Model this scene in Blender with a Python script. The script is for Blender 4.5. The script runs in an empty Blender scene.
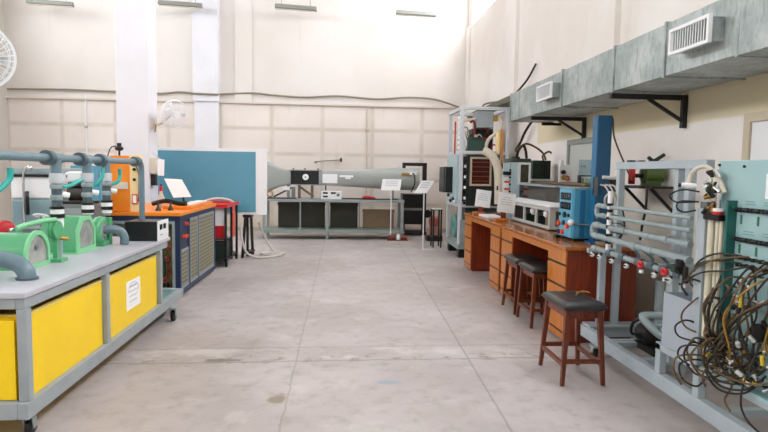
import bpy, bmesh, math, random
from mathutils import Vector, Matrix, Euler
random.seed(7)
S = bpy.context.scene
C = S.collection
PI = math.pi

# ------------------------------------------------------------------ materials
def lin(h):
    h = h.lstrip('#'); v = [int(h[i:i+2], 16)/255 for i in (0, 2, 4)]
    return tuple(c/12.92 if c <= .04045 else ((c+.055)/1.055)**2.4 for c in v) + (1,)

def M(name, col, rough=.5, metal=0, var=.0, scale=6, bump=0, trans=0, col2=None, spec=.5, coat=0):
    m = bpy.data.materials.new(name); m.use_nodes = True
    nt = m.node_tree; b = nt.nodes['Principled BSDF']
    b.inputs['Base Color'].default_value = lin(col)
    b.inputs['Roughness'].default_value = rough
    b.inputs['Metallic'].default_value = metal
    b.inputs['Specular IOR Level'].default_value = spec
    b.inputs['Coat Weight'].default_value = coat
    if trans: b.inputs['Transmission Weight'].default_value = trans
    if var or col2 or bump:
        tc = nt.nodes.new('ShaderNodeTexCoord')
        nz = nt.nodes.new('ShaderNodeTexNoise'); nz.inputs['Scale'].default_value = scale; nz.inputs['Detail'].default_value = 5
        nt.links.new(tc.outputs['Object'], nz.inputs['Vector'])
        if var or col2:
            r = nt.nodes.new('ShaderNodeValToRGB')
            c = lin(col); d = lin(col2) if col2 else tuple(x*(1-var) for x in c[:3])+(1,)
            r.color_ramp.elements[0].color = d; r.color_ramp.elements[1].color = c
            r.color_ramp.elements[0].position = .36; r.color_ramp.elements[1].position = .62
            nt.links.new(nz.outputs['Fac'], r.inputs['Fac']); nt.links.new(r.outputs['Color'], b.inputs['Base Color'])
        if bump:
            bp = nt.nodes.new('ShaderNodeBump'); bp.inputs['Strength'].default_value = bump; bp.inputs['Distance'].default_value = .01
            nt.links.new(nz.outputs['Fac'], bp.inputs['Height']); nt.links.new(bp.outputs['Normal'], b.inputs['Normal'])
    return m

def wood(name, c1, c2, rough=.35, axis='Z', sc=3):
    m = bpy.data.materials.new(name); m.use_nodes = True; nt = m.node_tree; b = nt.nodes['Principled BSDF']
    tc = nt.nodes.new('ShaderNodeTexCoord'); mp = nt.nodes.new('ShaderNodeMapping')
    mp.inputs['Scale'].default_value = {'Z': (14, 14, 1.2), 'Y': (14, 1.2, 14), 'X': (1.2, 14, 14)}[axis]
    nz = nt.nodes.new('ShaderNodeTexNoise'); nz.inputs['Scale'].default_value = sc; nz.inputs['Detail'].default_value = 6; nz.inputs['Distortion'].default_value = .6
    r = nt.nodes.new('ShaderNodeValToRGB'); r.color_ramp.elements[0].color = lin(c2); r.color_ramp.elements[1].color = lin(c1)
    r.color_ramp.elements[0].position = .35; r.color_ramp.elements[1].position = .65
    nt.links.new(tc.outputs['Object'], mp.inputs['Vector']); nt.links.new(mp.outputs['Vector'], nz.inputs['Vector'])
    nt.links.new(nz.outputs['Fac'], r.inputs['Fac']); nt.links.new(r.outputs['Color'], b.inputs['Base Color'])
    b.inputs['Roughness'].default_value = rough
    return m

def nmath(nt, op, a, b=None, c=None):
    n = nt.nodes.new('ShaderNodeMath'); n.operation = op
    for i, v in enumerate((a, b, c)):
        if v is None: continue
        if isinstance(v, (int, float)): n.inputs[i].default_value = v
        else: nt.links.new(v, n.inputs[i])
    return n.outputs[0]

def nmix(nt, fac, a, b):
    n = nt.nodes.new('ShaderNodeMix'); n.data_type = 'RGBA'
    for s, v in ((n.inputs[0], fac), (n.inputs[6], a), (n.inputs[7], b)):
        if isinstance(v, (int, float)): s.default_value = v
        elif isinstance(v, tuple): s.default_value = v
        else: nt.links.new(v, s)
    return n.outputs[2]

def nnoise(nt, vec, scale, detail=4, rough=.5, scl=None):
    if scl:
        mp = nt.nodes.new('ShaderNodeMapping'); mp.inputs['Scale'].default_value = scl
        nt.links.new(vec, mp.inputs['Vector']); vec = mp.outputs['Vector']
    n = nt.nodes.new('ShaderNodeTexNoise'); n.inputs['Scale'].default_value = scale; n.inputs['Detail'].default_value = detail
    n.inputs['Roughness'].default_value = rough
    nt.links.new(vec, n.inputs['Vector']); return n.outputs['Fac']

def sstep(nt, v, lo, hi, t0=0., t1=1.):
    n = nt.nodes.new('ShaderNodeMapRange'); n.interpolation_type = 'SMOOTHSTEP'
    nt.links.new(v, n.inputs[0])
    for i, x in enumerate((lo, hi, t0, t1)): n.inputs[i+1].default_value = x
    return n.outputs[0]

def floor_mat():
    m = bpy.data.materials.new('concrete_floor'); m.use_nodes = True; nt = m.node_tree; b = nt.nodes['Principled BSDF']
    g = nt.nodes.new('ShaderNodeNewGeometry'); sp = nt.nodes.new('ShaderNodeSeparateXYZ'); nt.links.new(g.outputs['Position'], sp.inputs[0])
    P, x, y = g.outputs['Position'], sp.outputs[0], sp.outputs[1]
    n1 = nnoise(nt, P, .9, 5); n2 = nnoise(nt, P, 7, 6, .65); n3 = nnoise(nt, P, 60, 3, .7); n4 = nnoise(nt, P, 2.3, 6, .6)
    col = nmix(nt, sstep(nt, n1, .35, .65), lin('#aea5a3'), lin('#beb6b5'))
    col = nmix(nt, sstep(nt, n2, .45, .75, 0, .5), col, lin('#8d857b'))
    col = nmix(nt, sstep(nt, n3, .5, .8, 0, .25), col, lin('#cdc7c4'))
    col = nmix(nt, sstep(nt, n4, .54, .68, 0, .5), col, lin('#cbc4c1'))
    wob = nmath(nt, 'MULTIPLY', nmath(nt, 'SUBTRACT', n2, .5), .05)
    def joint(dist, w, strength, c, col):
        f = sstep(nt, nmath(nt, 'ABSOLUTE', dist), w*.4, w, strength, 0)
        return nmix(nt, f, col, c)
    # repaired strip running across the aisle
    yy = nmath(nt, 'ADD', nmath(nt, 'SUBTRACT', y, nmath(nt, 'MULTIPLY', x, .02)), nmath(nt, 'MULTIPLY', wob, 2.2))
    strip = nmath(nt, 'MULTIPLY', sstep(nt, nmath(nt, 'ABSOLUTE', nmath(nt, 'SUBTRACT', yy, 4.82)), .10, .2, 1, 0), sstep(nt, n4, .48, .6, 0.0, .5))
    col = nmix(nt, strip, col, lin('#d3cdca'))
    dirt = nmath(nt, 'MULTIPLY', sstep(nt, nmath(nt, 'ABSOLUTE', nmath(nt, 'SUBTRACT', yy, 4.70)), .02, .13, 1, 0), sstep(nt, n2, .54, .64, 0, .6))
    col = nmix(nt, dirt, col, lin('#7d6f5c'))
    dark = lin('#7d766f')
    col = joint(nmath(nt, 'ADD', nmath(nt, 'SUBTRACT', x, -.35), wob), .011, .36, dark, col)
    rx = nmath(nt, 'SUBTRACT', x, nmath(nt, 'ADD', nmath(nt, 'MULTIPLY', y, .026), .957))
    col = joint(nmath(nt, 'ADD', rx, nmath(nt, 'MULTIPLY', wob, .4)), .012, .5, dark, col)
    col = joint(nmath(nt, 'SUBTRACT', yy, 4.63), .02, .5, dark, col)
    col = joint(nmath(nt, 'SUBTRACT', yy, 5.0), .014, .4, dark, col)
    col = joint(nmath(nt, 'SUBTRACT', yy, 10.6), .03, .35, dark, col)
    # brown stain by the left joint and a blue paint smear
    def blob(cx, cy, rx_, ry_, c, col, st):
        d = nmath(nt, 'ADD', nmath(nt, 'POWER', nmath(nt, 'DIVIDE', nmath(nt, 'SUBTRACT', x, cx), rx_), 2), nmath(nt, 'POWER', nmath(nt, 'DIVIDE', nmath(nt, 'SUBTRACT', y, cy), ry_), 2))
        d = nmath(nt, 'ADD', d, nmath(nt, 'MULTIPLY', nmath(nt, 'SUBTRACT', n2, .5), 4.5))
        return nmix(nt, sstep(nt, d, .2, 1.1, st, 0), col, c)
    col = blob(.36, 4.13, .11, .045, lin('#7fa0b8'), col, .65)
    col = blob(-.42, 3.85, .07, .12, lin('#7d6a50'), col, .7)
    col = blob(-.95, 4.66, .16, .05, lin('#6e6252'), col, .7)
    nt.links.new(col, b.inputs['Base Color'])
    b.inputs['Roughness'].default_value = .52
    bp = nt.nodes.new('ShaderNodeBump'); bp.inputs['Strength'].default_value = .12; bp.inputs['Distance'].default_value = .01
    nt.links.new(n2, bp.inputs['Height']); nt.links.new(bp.outputs['Normal'], b.inputs['Normal'])
    return m

def back_wall_mat():
    m = bpy.data.materials.new('panelled_back_wall'); m.use_nodes = True; nt = m.node_tree; b = nt.nodes['Principled BSDF']
    g = nt.nodes.new('ShaderNodeNewGeometry'); sp = nt.nodes.new('ShaderNodeSeparateXYZ'); nt.links.new(g.outputs['Position'], sp.inputs[0])
    P, x, z = g.outputs['Position'], sp.outputs[0], sp.outputs[2]
    n1 = nnoise(nt, P, .5, 4); n2 = nnoise(nt, P, 2.2, 5); n3 = nnoise(nt, P, 1.2, 4, .6, (3, 1, .4))
    up = nmix(nt, sstep(nt, n1, .35, .65), lin('#dcd6d0'), lin('#e4dfdb'))
    lo = nmix(nt, sstep(nt, n1, .35, .65), lin('#e4dbd4'), lin('#eee6e1'))
    fx = nmath(nt, 'FRACT', nmath(nt, 'DIVIDE', nmath(nt, 'ADD', x, 3.02+12.7), 1.27))
    dx = nmath(nt, 'MULTIPLY', nmath(nt, 'MINIMUM', fx, nmath(nt, 'SUBTRACT', 1, fx)), 1.27)
    fz = nmath(nt, 'FRACT', nmath(nt, 'DIVIDE', nmath(nt, 'SUBTRACT', z, 2.59-1.89), .63))
    dz = nmath(nt, 'MULTIPLY', nmath(nt, 'MINIMUM', fz, nmath(nt, 'SUBTRACT', 1, fz)), .63)
    d = nmath(nt, 'MINIMUM', dx, dz)
    d = nmath(nt, 'ADD', d, nmath(nt, 'MULTIPLY', nmath(nt, 'SUBTRACT', n2, .5), .03))
    ln = nmath(nt, 'MULTIPLY', sstep(nt, d, .015, .08, .42, 0), sstep(nt, n2, .3, .6, .45, 1))
    lo = nmix(nt, ln, lo, lin('#b3a691'))
    col = nmix(nt, sstep(nt, z, 3.195, 3.205), lo, up)
    col = nmix(nt, sstep(nt, n3, .58, .75, 0, .22), col, lin('#b9ad98'))
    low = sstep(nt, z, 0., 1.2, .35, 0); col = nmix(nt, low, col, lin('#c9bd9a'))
    nt.links.new(col, b.inputs['Base Color']); b.inputs['Roughness'].default_value = .8
    return m

def wall_mat(name, c1, c2, st='#b9ad94', band=False):
    m = bpy.data.materials.new(name); m.use_nodes = True; nt = m.node_tree; b = nt.nodes['Principled BSDF']
    g = nt.nodes.new('ShaderNodeNewGeometry'); P = g.outputs['Position']
    n1 = nnoise(nt, P, .7, 4); n3 = nnoise(nt, P, 1.3, 5, .6, (1.5, 1.5, .5))
    col = nmix(nt, sstep(nt, n1, .35, .65), lin(c1), lin(c2))
    col = nmix(nt, sstep(nt, n3, .58, .78, 0, .25), col, lin(st))
    if band:      # duct's shadow painted in as a yellowish strip; lower wall tinted khaki
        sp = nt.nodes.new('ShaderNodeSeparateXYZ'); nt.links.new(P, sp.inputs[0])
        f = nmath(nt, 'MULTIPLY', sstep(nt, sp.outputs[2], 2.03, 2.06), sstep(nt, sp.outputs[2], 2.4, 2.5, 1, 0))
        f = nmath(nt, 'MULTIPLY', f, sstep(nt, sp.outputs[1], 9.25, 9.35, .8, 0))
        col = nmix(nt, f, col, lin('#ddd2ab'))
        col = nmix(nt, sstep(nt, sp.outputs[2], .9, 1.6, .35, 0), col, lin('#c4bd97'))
    nt.links.new(col, b.inputs['Base Color']); b.inputs['Roughness'].default_value = .8
    return m

def galv_mat():
    m = bpy.data.materials.new('galvanised_sheet'); m.use_nodes = True; nt = m.node_tree; b = nt.nodes['Principled BSDF']
    g = nt.nodes.new('ShaderNodeNewGeometry'); P = g.outputs['Position']
    n1 = nnoise(nt, P, 3, 5, .6); n2 = nnoise(nt, P, 25, 4, .7, (1, 1, .35))
    col = nmix(nt, sstep(nt, n1, .35, .65), lin('#9aa5a4'), lin('#bcc4c3'))
    col = nmix(nt, sstep(nt, n2, .45, .7, 0, .6), col, lin('#75837f'))
    nt.links.new(col, b.inputs['Base Color']); b.inputs['Roughness'].default_value = .5; b.inputs['Metallic'].default_value = .35
    return m

def grille_mat(name, c1, c2, n):
    m = bpy.data.materials.new(name); m.use_nodes = True; nt = m.node_tree; b = nt.nodes['Principled BSDF']
    g = nt.nodes.new('ShaderNodeNewGeometry'); sp = nt.nodes.new('ShaderNodeSeparateXYZ'); nt.links.new(g.outputs['Position'], sp.inputs[0])
    f = nmath(nt, 'FRACT', nmath(nt, 'MULTIPLY', sp.outputs[2], n))
    nt.links.new(nmix(nt, sstep(nt, f, .35, .6), lin(c2), lin(c1)), b.inputs['Base Color']); b.inputs['Roughness'].default_value = .6
    return m

def glass(name, tint='#ffffff', refl=.12):
    m = bpy.data.materials.new(name); m.use_nodes = True; nt = m.node_tree; nt.nodes.clear()
    o = nt.nodes.new('ShaderNodeOutputMaterial'); mx = nt.nodes.new('ShaderNodeMixShader'); t = nt.nodes.new('ShaderNodeBsdfTransparent'); gl = nt.nodes.new('ShaderNodeBsdfGlossy')
    t.inputs[0].default_value = lin(tint); gl.inputs['Roughness'].default_value = .08; mx.inputs[0].default_value = refl
    nt.links.new(t.outputs[0], mx.inputs[1]); nt.links.new(gl.outputs[0], mx.inputs[2]); nt.links.new(mx.outputs[0], o.inputs[0])
    return m

m_floor = floor_mat(); m_back = back_wall_mat()
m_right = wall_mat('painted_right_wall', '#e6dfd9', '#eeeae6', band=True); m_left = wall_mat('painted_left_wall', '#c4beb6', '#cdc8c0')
m_ceil = M('white_ceiling', '#b4b2ac', .9)
m_col = M('white_column_paint', '#e4e4ea', .6, var=.05, scale=2)
m_galv = galv_mat()
m_blacksteel = M('black_steel', '#1c1a1b', .5)
m_black = M('black_plastic', '#141516', .35)
m_greysteel = M('grey_painted_steel', '#9aa3a4', .45, var=.12, scale=8)
m_cartsteel = M('grey_cart_steel', '#9da6aa', .42, var=.12, scale=6)
m_rigsteel = M('pale_blue_grey_steel', '#aebbc2', .42, var=.1, scale=5)
m_top = M('pale_grey_worktop', '#bfbfc8', .35, var=.05, scale=5)
m_yellow = M('yellow_panel', '#ffd706', .4, var=.06, scale=3)
m_yellowrim = M('pale_yellow_rim', '#e8cf7c', .5)
m_paper = M('white_paper', '#f4f4f6', .7)
m_ink = M('grey_print', '#b4b4be', .7)
m_green = M('mint_green_enamel', '#58ab78', .3, var=.1, scale=6)
m_greenlt = M('light_mint_enamel', '#83cc98', .35)
m_turbglass = M('grey_misted_glass', '#a7a9a3', .18, var=.3, scale=9)
m_pvc = M('grey_blue_pvc', '#6f8690', .38, var=.1, scale=10)
m_pvcdk = M('dark_grey_pvc', '#4d5f66', .4)
m_pvclt = M('light_grey_pvc', '#94a3a5', .4, var=.1, scale=10)
m_white = M('white_enamel', '#eceef0', .35)
m_union = M('pale_grey_union', '#c3c8cd', .4)
m_teal = M('teal_handle', '#16a39a', .35)
m_orange = M('orange_enamel', '#f28a1c', .35, var=.06, scale=4)
m_cream = M('cream_enamel', '#f3d9a0', .4)
m_navy = M('navy_steel', '#1c2f4f', .4)
m_grille = grille_mat('ribbed_grey_grille', '#8f8a76', '#6f6a5a', 20)
m_red = M('red_enamel', '#c92026', .35); m_redor = M('red_orange_enamel', '#e8502a', .4)
m_dkgreen = M('dark_green_plastic', '#24382f', .45)
m_board = M('blue_board', '#5c9cb3', .5, var=.05, scale=2)
m_tunnel = M('tunnel_grey', '#a2a8a5', .4, var=.06, scale=3)
m_deskf = wood('orange_veneer', '#cc7e33', '#b26624', .32, 'Z')
m_deskt = wood('polished_desk_top', '#b8702f', '#97541d', .16, 'Y')
m_desks = wood('dark_red_veneer', '#8a3413', '#6d250d', .4, 'Z')
m_deskin = M('desk_dark_recess', '#5a2410', .6)
m_stoolw = wood('brown_stool_wood', '#7a3a20', '#522413', .35, 'Z')
m_leather = M('black_leather', '#2c2a2a', .32, var=.2, scale=14, bump=.15)
m_tealboard = M('pale_teal_board', '#a1c3c6', .35, var=.06, scale=4)
m_tealsteel = M('teal_steel', '#6f9796', .45, var=.15, scale=6)
m_bluebox = M('light_blue_enamel', '#4796b8', .35); m_bluecol = M('blue_column_enamel', '#165279', .35, var=.08, scale=4)
m_bluedk = M('mid_blue_enamel', '#1c6896', .35)
m_hose = M('dark_brown_hose', '#2e281f', .45, var=.3, scale=20); m_hose2 = M('brown_hose', '#6a5332', .45, var=.3, scale=20); m_hosey = M('ochre_hose', '#a57d2c', .45)
m_hosew = M('whitish_hose', '#cfc9c3', .4)
m_brass = M('brass', '#b08b45', .35, .8); m_chrome = M('chrome', '#d8dadd', .18, .9)
m_cable = M('dusty_cable', '#8d8370', .7)
m_lamp = M('grey_green_lamp_reflector', '#8d918a', .5)
m_concrete = M('mortar', '#b8b0a4', .8)
m_glass = glass('clear_glass'); m_acryl = glass('grey_acrylic', '#9d9990', .22)
m_darkred = M('dark_red_glass', '#4c1c12', .2, var=.4, scale=5)
m_brown = M('brown_board', '#8a7358', .7, var=.15, scale=6)
m_greenmotor = M('olive_green_enamel', '#58703a', .45)
m_insul = M('pale_insulation', '#d9d0bf', .7, var=.1, scale=8)
m_trimblue = M('pale_blue_enamel', '#bcd3d8', .4)
m_yel = M('yellow_plastic', '#cdb52c', .4)
m_doorf = M('beige_door_frame', '#c9bda3', .5); m_doorg = M('grey_green_frame', '#8d978e', .5)
m_screen = M('black_display', '#0d1014', .15)
m_grey = M('mid_grey_plastic', '#70777a', .5)

# ------------------------------------------------------------------ mesh builder
def catmull(pts, n=6, closed=False):
    P = [Vector(p) for p in pts]
    if len(P) < 3: return P
    out = []; N = len(P); rng = range(N if closed else N-1)
    for i in rng:
        if closed: a, b, c, d = P[(i-1) % N], P[i], P[(i+1) % N], P[(i+2) % N]
        else: a, b, c, d = P[max(i-1, 0)], P[i], P[i+1], P[min(i+2, N-1)]
        for k in range(n):
            t = k/n
            out.append(.5*((2*b)+(c-a)*t+(2*a-5*b+4*c-d)*t*t+(3*b-a-3*c+d)*t**3))
    if not closed: out.append(P[-1])
    return out

class MB:
    def __init__(s): s.bm = bmesh.new()
    def faces(s, vs, fs):
        v = [s.bm.verts.new(p) for p in vs]
        for f in fs:
            try: s.bm.faces.new([v[i] for i in f])
            except ValueError: pass
        return s
    def box(s, x0, x1, y0, y1, z0, z1):
        return s.faces([(x0,y0,z0),(x1,y0,z0),(x1,y1,z0),(x0,y1,z0),(x0,y0,z1),(x1,y0,z1),(x1,y1,z1),(x0,y1,z1)],
                       [(0,3,2,1),(4,5,6,7),(0,1,5,4),(1,2,6,5),(2,3,7,6),(3,0,4,7)])
    def obox(s, c, size, rot=(0,0,0)):
        R = Euler(rot).to_matrix(); c = Vector(c); a, b, d = (t/2 for t in size)
        vs = [c+R@Vector(p) for p in ((-a,-b,-d),(a,-b,-d),(a,b,-d),(-a,b,-d),(-a,-b,d),(a,-b,d),(a,b,d),(-a,b,d))]
        return s.faces(vs, [(0,3,2,1),(4,5,6,7),(0,1,5,4),(1,2,6,5),(2,3,7,6),(3,0,4,7)])
    def bar(s, p, q, w, h=None):          # square bar from p to q
        p, q = Vector(p), Vector(q); d = q-p; h = h or w
        R = d.to_track_quat('Z', 'Y').to_matrix(); L = d.length
        vs = []
        for z in (0, L):
            for x, y in ((-w/2,-h/2),(w/2,-h/2),(w/2,h/2),(-w/2,h/2)): vs.append(p+R@Vector((x, y, z)))
        return s.faces(vs, [(0,3,2,1),(4,5,6,7),(0,1,5,4),(1,2,6,5),(2,3,7,6),(3,0,4,7)])
    def ring(s, prev, cur, n):
        for i in range(n): s.bm.faces.new((prev[i], prev[(i+1) % n], cur[(i+1) % n], cur[i]))
    def lathe(s, prof, c, axis=(0,0,1), n=20, cap=True):   # prof: (radius, t along axis)
        c = Vector(c); R = Vector(axis).normalized().to_track_quat('Z', 'Y').to_matrix(); prev = None; first = None
        for r, t in prof:
            cur = [s.bm.verts.new(c+R@Vector((r*math.cos(2*PI*i/n), r*math.sin(2*PI*i/n), t))) for i in range(n)]
            if prev: s.ring(prev, cur, n)
            else: first = cur
            prev = cur
        if cap:
            s.bm.faces.new(list(reversed(first))); s.bm.faces.new(prev)
        return s
    def cyl(s, p, q, r, n=16, r2=None):
        p, q = Vector(p), Vector(q)
        return s.lathe([(r, 0), (r if r2 is None else r2, (q-p).length)], p, q-p, n)
    def tube(s, pts, r, n=10, k=6, closed=False):
        P = catmull(pts, k, closed); prev = first = None; N = len(P); up = None
        for i, p in enumerate(P):
            t = (P[(i+1) % N]-P[i-1]) if closed else (P[min(i+1, N-1)]-P[max(i-1, 0)])
            t.normalize()
            if up is None:
                up = Vector((0,0,1)) if abs(t.z) < .9 else Vector((1,0,0))
            a = t.cross(up); a.normalize(); up = a.cross(t); up.normalize()
            rr = r(i/(N-1)) if callable(r) else r
            cur = [s.bm.verts.new(p+a*rr*math.cos(2*PI*j/n)+up*rr*math.sin(2*PI*j/n)) for j in range(n)]
            if prev: s.ring(prev, cur, n)
            else: first = cur
            prev = cur
        if closed: s.ring(prev, first, n)
        else:
            s.bm.faces.new(list(reversed(first))); s.bm.faces.new(prev)
        return s
    def torus(s, c, axis, R, r, n=24, m=8):
        q = Vector(axis).normalized().to_track_quat('Z', 'Y').to_matrix(); c = Vector(c)
        rings = []
        for i in range(n):
            a = 2*PI*i/n
            rings.append([s.bm.verts.new(c+q@Vector(((R+r*math.cos(2*PI*j/m))*math.cos(a), (R+r*math.cos(2*PI*j/m))*math.sin(a), r*math.sin(2*PI*j/m)))) for j in range(m)])
        for i in range(n): s.ring(rings[i], rings[(i+1) % n], m)
        return s
    def prism(s, poly, axis, a, b):       # poly in the plane of the two other axes
        def P(u, v, t): return {'X': (t,u,v), 'Y': (u,t,v), 'Z': (u,v,t)}[axis]
        n = len(poly); vs = [P(u, v, a) for u, v in poly]+[P(u, v, b) for u, v in poly]
        return s.faces(vs, [tuple(range(n-1, -1, -1)), tuple(range(n, 2*n))]+[(i, (i+1) % n, n+(i+1) % n, n+i) for i in range(n)])
    def frame(s, outer, inner, axis, a, b):   # ring prism between two polygons with as many points
        def P(u, v, t): return {'X': (t,u,v), 'Y': (u,t,v), 'Z': (u,v,t)}[axis]
        n = len(outer); vs = [P(*p, a) for p in outer]+[P(*p, a) for p in inner]+[P(*p, b) for p in outer]+[P(*p, b) for p in inner]
        fs = []
        for i in range(n):
            j = (i+1) % n
            fs += [(i, j, n+j, n+i), (2*n+i, 3*n+i, 3*n+j, 2*n+j), (i, 2*n+i, 2*n+j, j), (n+i, n+j, 3*n+j, 3*n+i)]
        return s.faces(vs, fs)
    def rect(s, u0, u1, v0, v1, w, axis, a, b):
        o = [(u0,v0),(u1,v0),(u1,v1),(u0,v1)]; i = [(u0+w,v0+w),(u1-w,v0+w),(u1-w,v1-w),(u0+w,v1-w)]
        return s.frame(o, i, axis, a, b)
    def ball(s, c, r, sc=(1,1,1), n=16):
        pr = [(max(r*math.sin(PI*i/10), r*.002), -r*math.cos(PI*i/10)) for i in range(11)]
        k = len(s.bm.verts); s.lathe(pr, (0,0,0), (0,0,1), n)
        s.bm.verts.ensure_lookup_table()
        for v in s.bm.verts[k:]: v.co = Vector((v.co.x*sc[0], v.co.y*sc[1], v.co.z*sc[2]))+Vector(c)
        return s
    def pillow(s, x0, x1, y0, y1, z0, z1, n=14, sag=0, ex=5):
        top, bot = [], []
        for j in range(n+1):
            tr, br = [], []
            for i in range(n+1):
                u, v = -1+2*i/n, -1+2*j/n
                u, v = math.sin(u*PI/2), math.sin(v*PI/2)
                f = max(0, (1-abs(u)**ex)*(1-abs(v)**ex))**.45
                p = ((x0+x1)/2+u*(x1-x0)/2, (y0+y1)/2+v*(y1-y0)/2)
                zm = z0+(z1-z0)*.35
                tr.append(s.bm.verts.new((*p, zm+(z1-zm)*f-sag*(1-v*v)*f))); br.append(s.bm.verts.new((*p, zm-(zm-z0)*min(1, f*1.3))) if 0 < i < n and 0 < j < n else tr[-1])
            top.append(tr); bot.append(br)
        for j in range(n):
            for i in range(n):
                s.bm.faces.new((top[j][i], top[j][i+1], top[j+1][i+1], top[j+1][i]))
                q = [bot[j][i], bot[j+1][i], bot[j+1][i+1], bot[j][i+1]]
                try: s.bm.faces.new(q)
                except ValueError: pass
        return s
    def move(s, mat):
        bmesh.ops.transform(s.bm, matrix=mat, verts=s.bm.verts); return s
    def build(s, name, mat, root=None, bev=0, seg=2):
        bm = s.bm; bmesh.ops.recalc_face_normals(bm, faces=bm.faces)
        if root is not None:
            off = Vector(root.location)
            p = root.parent
            while p is not None: off += Vector(p.location); p = p.parent
            bmesh.ops.translate(bm, vec=-off, verts=bm.verts)
        for e in bm.edges:
            e.smooth = not (len(e.link_faces) == 2 and e.calc_face_angle(0) > .7)
        for f in bm.faces: f.smooth = True
        me = bpy.data.meshes.new(name); bm.to_mesh(me); bm.free()
        me.materials.append(mat)
        o = bpy.data.objects.new(name, me); C.objects.link(o)
        if root is not None: o.parent = root
        if bev:
            b = o.modifiers.new('bevel', 'BEVEL'); b.width = bev; b.segments = seg; b.limit_method = 'ANGLE'; b.angle_limit = .7
        return o

def thing(name, loc, label, cat, group=None):
    o = bpy.data.objects.new(name, None); C.objects.link(o); o.location = loc; o.empty_display_size = .1
    return tag(o, label, cat, group)
def tag(o, label, cat, group=None):
    o['label'] = label; o['category'] = cat
    if group: o['group'] = group
    return o
def struct(o): o['kind'] = 'structure'; return o
def copy_tree(o, parent=None):
    c = o.copy(); C.objects.link(c)
    if parent: c.parent = parent
    for ch in list(o.children): copy_tree(ch, c)
    return c
def lab(o, t): o['label'] = t; return o

# ------------------------------------------------------------------ room shell
XL, XR, YF, YB, ZC = -8.1, 3.21, -5.0, 14.8, 7.2
struct(MB().box(XL-.2, XR+.2, YF-.2, YB+.2, -.15, 0).build('floor', m_floor))
struct(MB().box(XL-.2, XR+.2, YF-.2, YB+.2, ZC, ZC+.15).build('ceiling', m_ceil))
struct(MB().box(XL-.2, XR+.2, YB, YB+.2, 0, ZC).build('wall_back', m_back))
struct(MB().box(XL-.2, XR+.2, YF-.2, YF, 0, ZC).build('wall_front', m_left))
def side_wall(name, x0, x1, mat, z0, z1, wins):
    mb = MB().box(x0, x1, YF, YB, 0, z0).box(x0, x1, YF, YB, z1, ZC)
    y = YF
    for a, b in wins:
        mb.box(x0, x1, y, a, z0, z1); y = b
    mb.box(x0, x1, y, YB, z0, z1)
    struct(mb.build(name, mat))
LW = [(-4.4, -.6), (.2, 4.0), (4.8, 8.6), (9.4, 13.0)]; LZ = (4.9, 6.6)
RW = [(-4.6, -.6), (-.2, 4.2), (4.6, 9.6), (10.4, 14.4)]; RZ = (5.2, 6.95)
side_wall('wall_left', XL-.2, XL, m_left, *LZ, LW)
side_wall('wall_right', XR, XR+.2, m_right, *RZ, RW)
k = 0
for wins, (z0, z1), xc, sgn in ((LW, LZ, XL-.1, 1), (RW, RZ, XR+.1, -1)):
    for a, b in wins:
        k += 1
        mb = MB().rect(a, b, z0, z1, .07, 'X', xc-.03, xc+.03)
        for i in (1, 2): mb.box(xc-.02, xc+.02, a+(b-a)*i/3-.025, a+(b-a)*i/3+.025, z0, z1)
        w = struct(mb.build(f'window_{k}', m_white))
        MB().box(xc-.004, xc+.004, a+.05, b-.05, z0+.05, z1-.05).build('window_pane', m_glass, w)
        L = bpy.data.lights.new('daylight_portal', 'AREA'); L.shape = 'RECTANGLE'; L.size = z1-z0; L.size_y = b-a; L.cycles.is_portal = True
        lo = bpy.data.objects.new('daylight_portal', L); C.objects.link(lo); lo.location = (xc-sgn*.12, (a+b)/2, (z0+z1)/2); lo.rotation_euler = (0, -sgn*PI/2, 0)
# ledge, pilasters and columns
struct(MB().box(XL, XR, YB-.07, YB, 3.19, 3.235).build('trim_1', M('ledge_paint', '#d9d0c6', .8)))
struct(MB().box(-3.63, -3.02, YB-.22, YB, 3.21, ZC).box(-3.61, -3.04, YB-.16, YB, 0, 3.21).build('trim_2', m_col))
struct(MB().box(-2.65, -2.24, YB-.05, YB, 3.235, ZC).build('trim_3', m_back))
struct(MB().box(XR-.07, XR, 10.5, 11.2, 2.75, ZC).build('trim_4', m_right))
struct(MB().box(XR-.07, XR, 6.6, 7.35, 2.75, ZC).build('trim_5', m_right))
struct(MB().box(XR-.06, XR, YB-.3, YB, 2.6, 5.2).build('trim_6', m_right))
struct(MB().box(-3.56, -3.06, 9.5, 9.95, 0, ZC).build('column', m_col, bev=.015))
struct(MB().box(-3.56, -3.06, 4.2, 4.65, 0, ZC).build('column', m_col, bev=.015))
struct(MB().box(XL, XR, YB-.015, YB, 0, .09).build('baseboard_back', m_concrete))
struct(MB().box(XR-.015, XR, YF, 3.36, 0, .09).box(XR-.015, XR, 4.36, 7.0, 0, .09).box(XR-.015, XR, 7.93, YB, 0, .09).build('baseboard_right', m_concrete))
# doors on the right wall
def door(name, y0, y1, h, fm, leafm, hy):
    d = struct(MB().frame([(y0,0),(y0,h),(y1,h),(y1,0)], [(y0+.07,0),(y0+.07,h-.07),(y1-.07,h-.07),(y1-.07,0)], 'X', XR-.05, XR).build(name, fm))
    MB().box(XR-.03, XR-.004, y0+.07, y1-.07, .01, h-.07).build('door_leaf', leafm, d)
    MB().tube([(XR-.03, hy, 1.66), (XR-.08, hy, 1.66), (XR-.08, hy-.12, 1.66)], .012).build('door_handle', m_black, d)
door('door_1', 3.36, 4.36, 2.05, m_doorf, m_white, 3.62)
door('door_2', 7.0, 7.93, 2.03, m_doorg, M('pale_grey_door', '#c3c7c4', .5), 7.35)

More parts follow.
